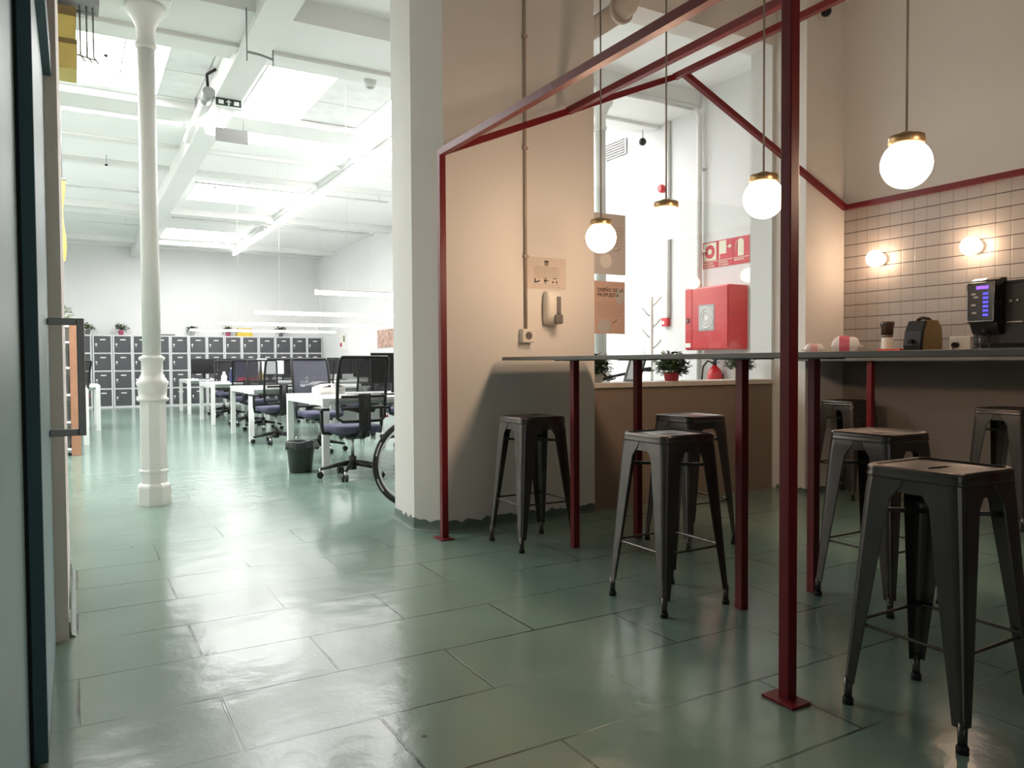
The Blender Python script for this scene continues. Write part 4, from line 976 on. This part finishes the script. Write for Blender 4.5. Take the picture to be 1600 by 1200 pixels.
CH = [(ck, 2.27, 6.98, .05, 'black mesh office chair at the front desk row beside the bicycle wheel'),
      (ck, 3.06, 7.04, -.25, 'black mesh office chair at the front row partly hidden by the wall pier'),
      (cb_, 2.58, 9.18, PI + .1, 'blue-grey mesh office chair on the far side of the front desk row'),
      (ck, 2.36, 10.52, .1, 'black mesh office chair at the near side of the second desk row'),
      (ck, 3.55, 10.5, .3, 'black mesh office chair second along the second desk row near side'),
      (ck, 2.65, 12.75, PI - .2, 'black office chair on the far side of the second desk row'),
      (ck, 3.75, 9.3, PI + .4, 'black office chair behind the front row, right of the blue-grey one'),
      (ck, 2.62, 13.85, -.2, 'black office chair at the near side of the third desk row'),
      (ck, 3.8, 13.8, .2, 'black office chair second along the third desk row'),
      (ck, 2.7, 16.1, PI, 'black office chair on the far side of the third desk row'),
      (ck, 2.75, 17.1, .3, 'black office chair at the near side of the rearmost desk row'),
      (ck, 4.2, 17.1, -.1, 'black office chair second along the rearmost desk row'),
      (ck, -.15, 13.5, .6, 'black office chair at the far left bench desk')]
used = set()
for c, x, y, rz, lb in CH:
    if id(c) not in used: used.add(id(c)); c.location = (x, y, 0); c.rotation_euler = (0, 0, rz); c['label'] = lb; c['group'] = 'mesh office chairs'
    else: dup(c, (x, y, 0), rz, lb, 'mesh office chairs')

# ================================================================== DESK THINGS
DH = .735
def make_monitor(scr):
    t = thing('computer_monitor', '', 'monitor')
    MB().box((-.27, -.018, .12), (.27, .012, .45), M['black'], bev=.006).build('housing', t)
    MB().box((-.255, .0121, .135), (.255, .014, .437), scr, bev=.0005).build('screen', t)
    MB().box((-.03, -.045, .02), (.03, -.018, .30), M['black'], bev=.004).box((-.12, -.10, 0), (.12, .08, .014), M['black'], bev=.004).build('stand', t)
    return t
mo, mw = make_monitor(M['screen']), make_monitor(M['screen_on'])
MO = [(mo, 3.75, 14.75, PI, 'dark computer monitor mid way along the third desk row'), (mo, 2.49, 17.95, PI, 'dark monitor at the left end of the rearmost row'), (mo, 3.06, 17.95, PI, 'dark monitor second along the rearmost row'),
      (mw, 3.34, 15.32, PI, 'bright white lit monitor in front of the lockers'), (mo, 4.05, 11.4, PI, 'dark computer monitor far along the second row, near side'), (mo, 4.15, 11.85, 0, 'dark computer monitor far along the second row, far side'),
      (mo, 3.35, 8.2, 0, 'dark monitor on the front desk row by the wall pier'), (mo, 4.7, 15.2, 0, 'dark monitor right along the third desk row'), (mo, 3.0, 7.75, PI, 'dark monitor on the front desk row behind the mesh chair')]
used = set()
for c, x, y, rz, lb in MO:
    if id(c) not in used: used.add(id(c)); c.location = (x, y, DH); c.rotation_euler = (0, 0, rz); c['label'] = lb; c['group'] = 'computer monitors on the desks'
    else: dup(c, (x, y, DH), rz, lb, 'computer monitors on the desks')
tag(MB().box((-.18, -.10, 0), (.18, .10, .40), M['purple'], bev=.004).box((-.175, -.102, .0), (.175, -.1, .09), M['magenta']).build('printed_carton', loc=(2.74, 14.5, DH)), 'purple printed carton standing on the third desk row', 'carton')
def bottle(label, x, y, m, r=.035, h=.17):
    t = thing('bottle', label, 'bottle', (x, y, DH), 0, 'bottles on the desks')
    MB().lathe([(r, 0), (r, h * .6), (r * .5, h * .8), (r * .45, h * .88)], (0, 0, 0), m, 14).build('body', t); MB().lathe([(r * .5, h * .88), (r * .5, h)], (0, 0, 0), M['label'], 12).build('cap', t)
bottle('pale bottle on the third desk row, left of the purple carton', 2.33, 14.42, M['clear_b'], .05, .2); bottle('navy blue bottle between the pale bottle and the purple carton', 2.47, 14.46, M['blue_b'], .04, .27); bottle('yellow bottle just right of the purple carton', 2.97, 14.42, M['yellow_b'], .04, .28)
def papers(label, x, y, n, rz):
    t = thing('paper_stack', label, 'papers', (x, y, DH), rz); rnd = random.Random(int(x * 100))
    b = MB()
    for i in range(n): b.box((-.15, -.105, i * .012), (.15, .105, i * .012 + .010), M['paper'], bev=.001, rot=Matrix.Rotation(rnd.uniform(-.2, .2), 3, 'Z'))
    b.build('sheets', t)
    b = MB(); R = [[(x0, -.1, z), (x0, .1, z), (x0, .1, z + .003), (x0, -.1, z + .003)] for x0, z in ((-.15, n * .012), (-.05, n * .012 + .03), (.06, n * .012 + .035), (.15, n * .012 + .004))]
    b.rings(R, M['paper'], True, False).build('top_sheet', t)
papers('loose white papers on the second row seen through the blue-grey chair', 3.15, 11.15, 3, .4)
papers('taller white paper stack on the front row seen through the black mesh chair', 2.45, 8.35, 6, .2)
papers('white paper stack far along the second desk row', 4.35, 11.1, 6, .1)
bd = thing('laptop', 'closed silver laptop lying on the front desk row', 'laptop', (2.75, 8.0, DH), .1)
MB().box((-.17, -.12, 0), (.17, .12, .010), M['locker_body'], bev=.003).build('base', bd); MB().box((-.17, -.12, .0105), (.17, .12, .018), M['locker_body'], bev=.003).build('lid', bd)

# waste bin
wb = thing('waste_bin', 'dark waste bin with a black bag hanging over its rim beside the front desk leg', 'bin', (1.93, 7.57, 0))
MB().lathe([(.105, 0), (.11, .01), (.135, .29), (.139, .30), (.131, .30), (.103, .015)], (0, 0, 0), M['bin'], 28).build('tub', wb)
b = MB(); R = []; rnd = random.Random(4)
jit = [rnd.uniform(-.02, .02) for _ in range(28)]
for r_, z, k in ((.118, .22, 0), (.129, .302, .1), (.143, .312, .25), (.148, .29, .5), (.147, .235, 1.0)):
    R.append([((r_ + jit[i] * .25 * k + .006 * k * (1 if i % 3 == 0 else 0) + (.035 * k if i in (0, 1, 27) else 0)) * math.cos(2 * PI * i / 28), (r_ + jit[i] * .25 * k + .006 * k * (1 if i % 3 == 0 else 0)) * math.sin(2 * PI * i / 28), z + jit[i] * k * 1.6) for i in range(28)])
b.rings(R, M['bag'], False, True).build('bag', wb)

# ================================================================== BICYCLES
def make_bike():
    t = thing('bicycle', '', 'bicycle')
    RW = .335
    for x in (0.0, 1.02):
        w_ = MB(); circ = lambda r, n=56: [(x + r * math.cos(2 * PI * i / n), 0, RW + r * math.sin(2 * PI * i / n)) for i in range(n)]
        w_.tube(circ(RW - .016), .0165, M['tyre'], 10, closed=True)
        ty = w_.build('wheel', t)
        MB().tube(circ(RW - .045), .012, M['alloy'], 8, closed=True).build('rim', ty)
        s = MB()
        for i in range(28):
            a = 2 * PI * i / 28; o_ = .028 if i % 2 else -.028; a2 = a + (.5 if i % 4 < 2 else -.5)
            s.cyl((x + .022 * math.cos(a2), o_, RW + .022 * math.sin(a2)), (x + (RW - .05) * math.cos(a), 0, RW + (RW - .05) * math.sin(a)), .0012, M['alloy'], seg=4)
        s.build('spokes', ty)
        MB().cyl((x, -.045, RW), (x, .045, RW), .02, M['black'], seg=12).build('hub', ty)
        for a0 in (2.6, 3.45, .4):   # pale print on the tyre wall
            l = MB(); n = 10
            for sgn in (-1, 1): l.rings([[(x + r * math.cos(a), sgn * .0168, RW + r * math.sin(a)) for r in (RW - .021, RW - .010)] for a in [a0 + .32 * k / n for k in range(n + 1)]], M['tyre_txt'], False, False, closed=False)
            l.build('tyre_print', ty)
    A, B_, S, Hd, Ht = (0, 0, RW), (.42, 0, .28), (.27, 0, .80), (.86, 0, .66), (.83, 0, .82)
    b = MB()
    for p, q, r in ((B_, S, .016), (B_, Hd, .019), ((.30, 0, .74), Ht, .016), (Hd, Ht, .02)): b.cyl(p, q, r, M['black'])
    for s in (-1, 1):
        b.cyl((0, s * .06, RW), (.40, s * .03, .28), .009, M['black']).cyl((0, s * .06, RW), (.29, s * .02, .74), .008, M['black'])
    b.build('frame', t)
    f = MB().cyl((.87, 0, .62), (.885, 0, .70), .02, M['black'])
    for s in (-1, 1): f.tube([(.875, s * .02, .68), (.90, s * .055, .60), (1.02, s * .06, RW)], .011, M['black'], 8)
    f.build('fork', t)
    MB().cyl(S, (.25, 0, .92), .013, M['alloy']).build('seat_post', t)
    MB().tube([(.12, 0, .93), (.20, 0, .945), (.30, 0, .94), (.39, 0, .935)], .05, M['black'], 12, rfun=lambda u: .07 - .05 * u if u < .7 else .03).build('saddle', t)
    h_ = MB().cyl(Ht, (.80, 0, .97), .013, M['black']).cyl((.80, 0, .97), (.87, 0, .99), .014, M['black'])
    h_.tube([(.80, -.29, .975), (.84, -.18, .985), (.87, 0, .99), (.84, .18, .985), (.80, .29, .975)], .012, M['black'], 10).build('handlebar', t)
    for s in (-1, 1): MB().tube([(.84, s * .18, .985), (.80, s * .29, .975)], .018, M['rubber'], 10).tube([(.86, s * .15, .985), (.90, s * .20, .97), (.88, s * .27, .965)], .006, M['black'], 6).build('grip', t)
    c = MB().cyl((.42, -.07, .28), (.42, -.06, .28), .085, M['zinc'], seg=24).bar((.42, -.08, .28), (.42, -.085, .12), .02, .012, M['black'], up=(0, 1, 0)).bar((.42, .07, .28), (.42, .075, .44), .02, .012, M['black'], up=(0, 1, 0)).cyl((.42, -.08, .28), (.42, .08, .28), .014, M['black'])
    c.box((.38, -.17, .11), (.46, -.085, .13), M['black']).box((.38, .08, .43), (.46, .165, .45), M['black']).build('crankset', t)
    return t
bk0 = make_bike(); bk0.location = (2.19, 5.25, 0); bk0['label'] = 'bicycle parked behind the beige wall, its black tyre showing past the corner'; bk0['group'] = 'bicycles behind the wall'
b2 = dup(bk0, (4.45, 6.22, 0), -PI / 2, 'bicycle behind the glass, its black handlebar showing by the coral pot', 'bicycles behind the wall')
b2.rotation_euler = (math.radians(-8), 0, -PI / 2)
b2.rotation_euler = (Matrix.Rotation(-PI / 2, 3, 'Z') @ Matrix.Rotation(math.radians(9), 3, 'X')).to_euler()
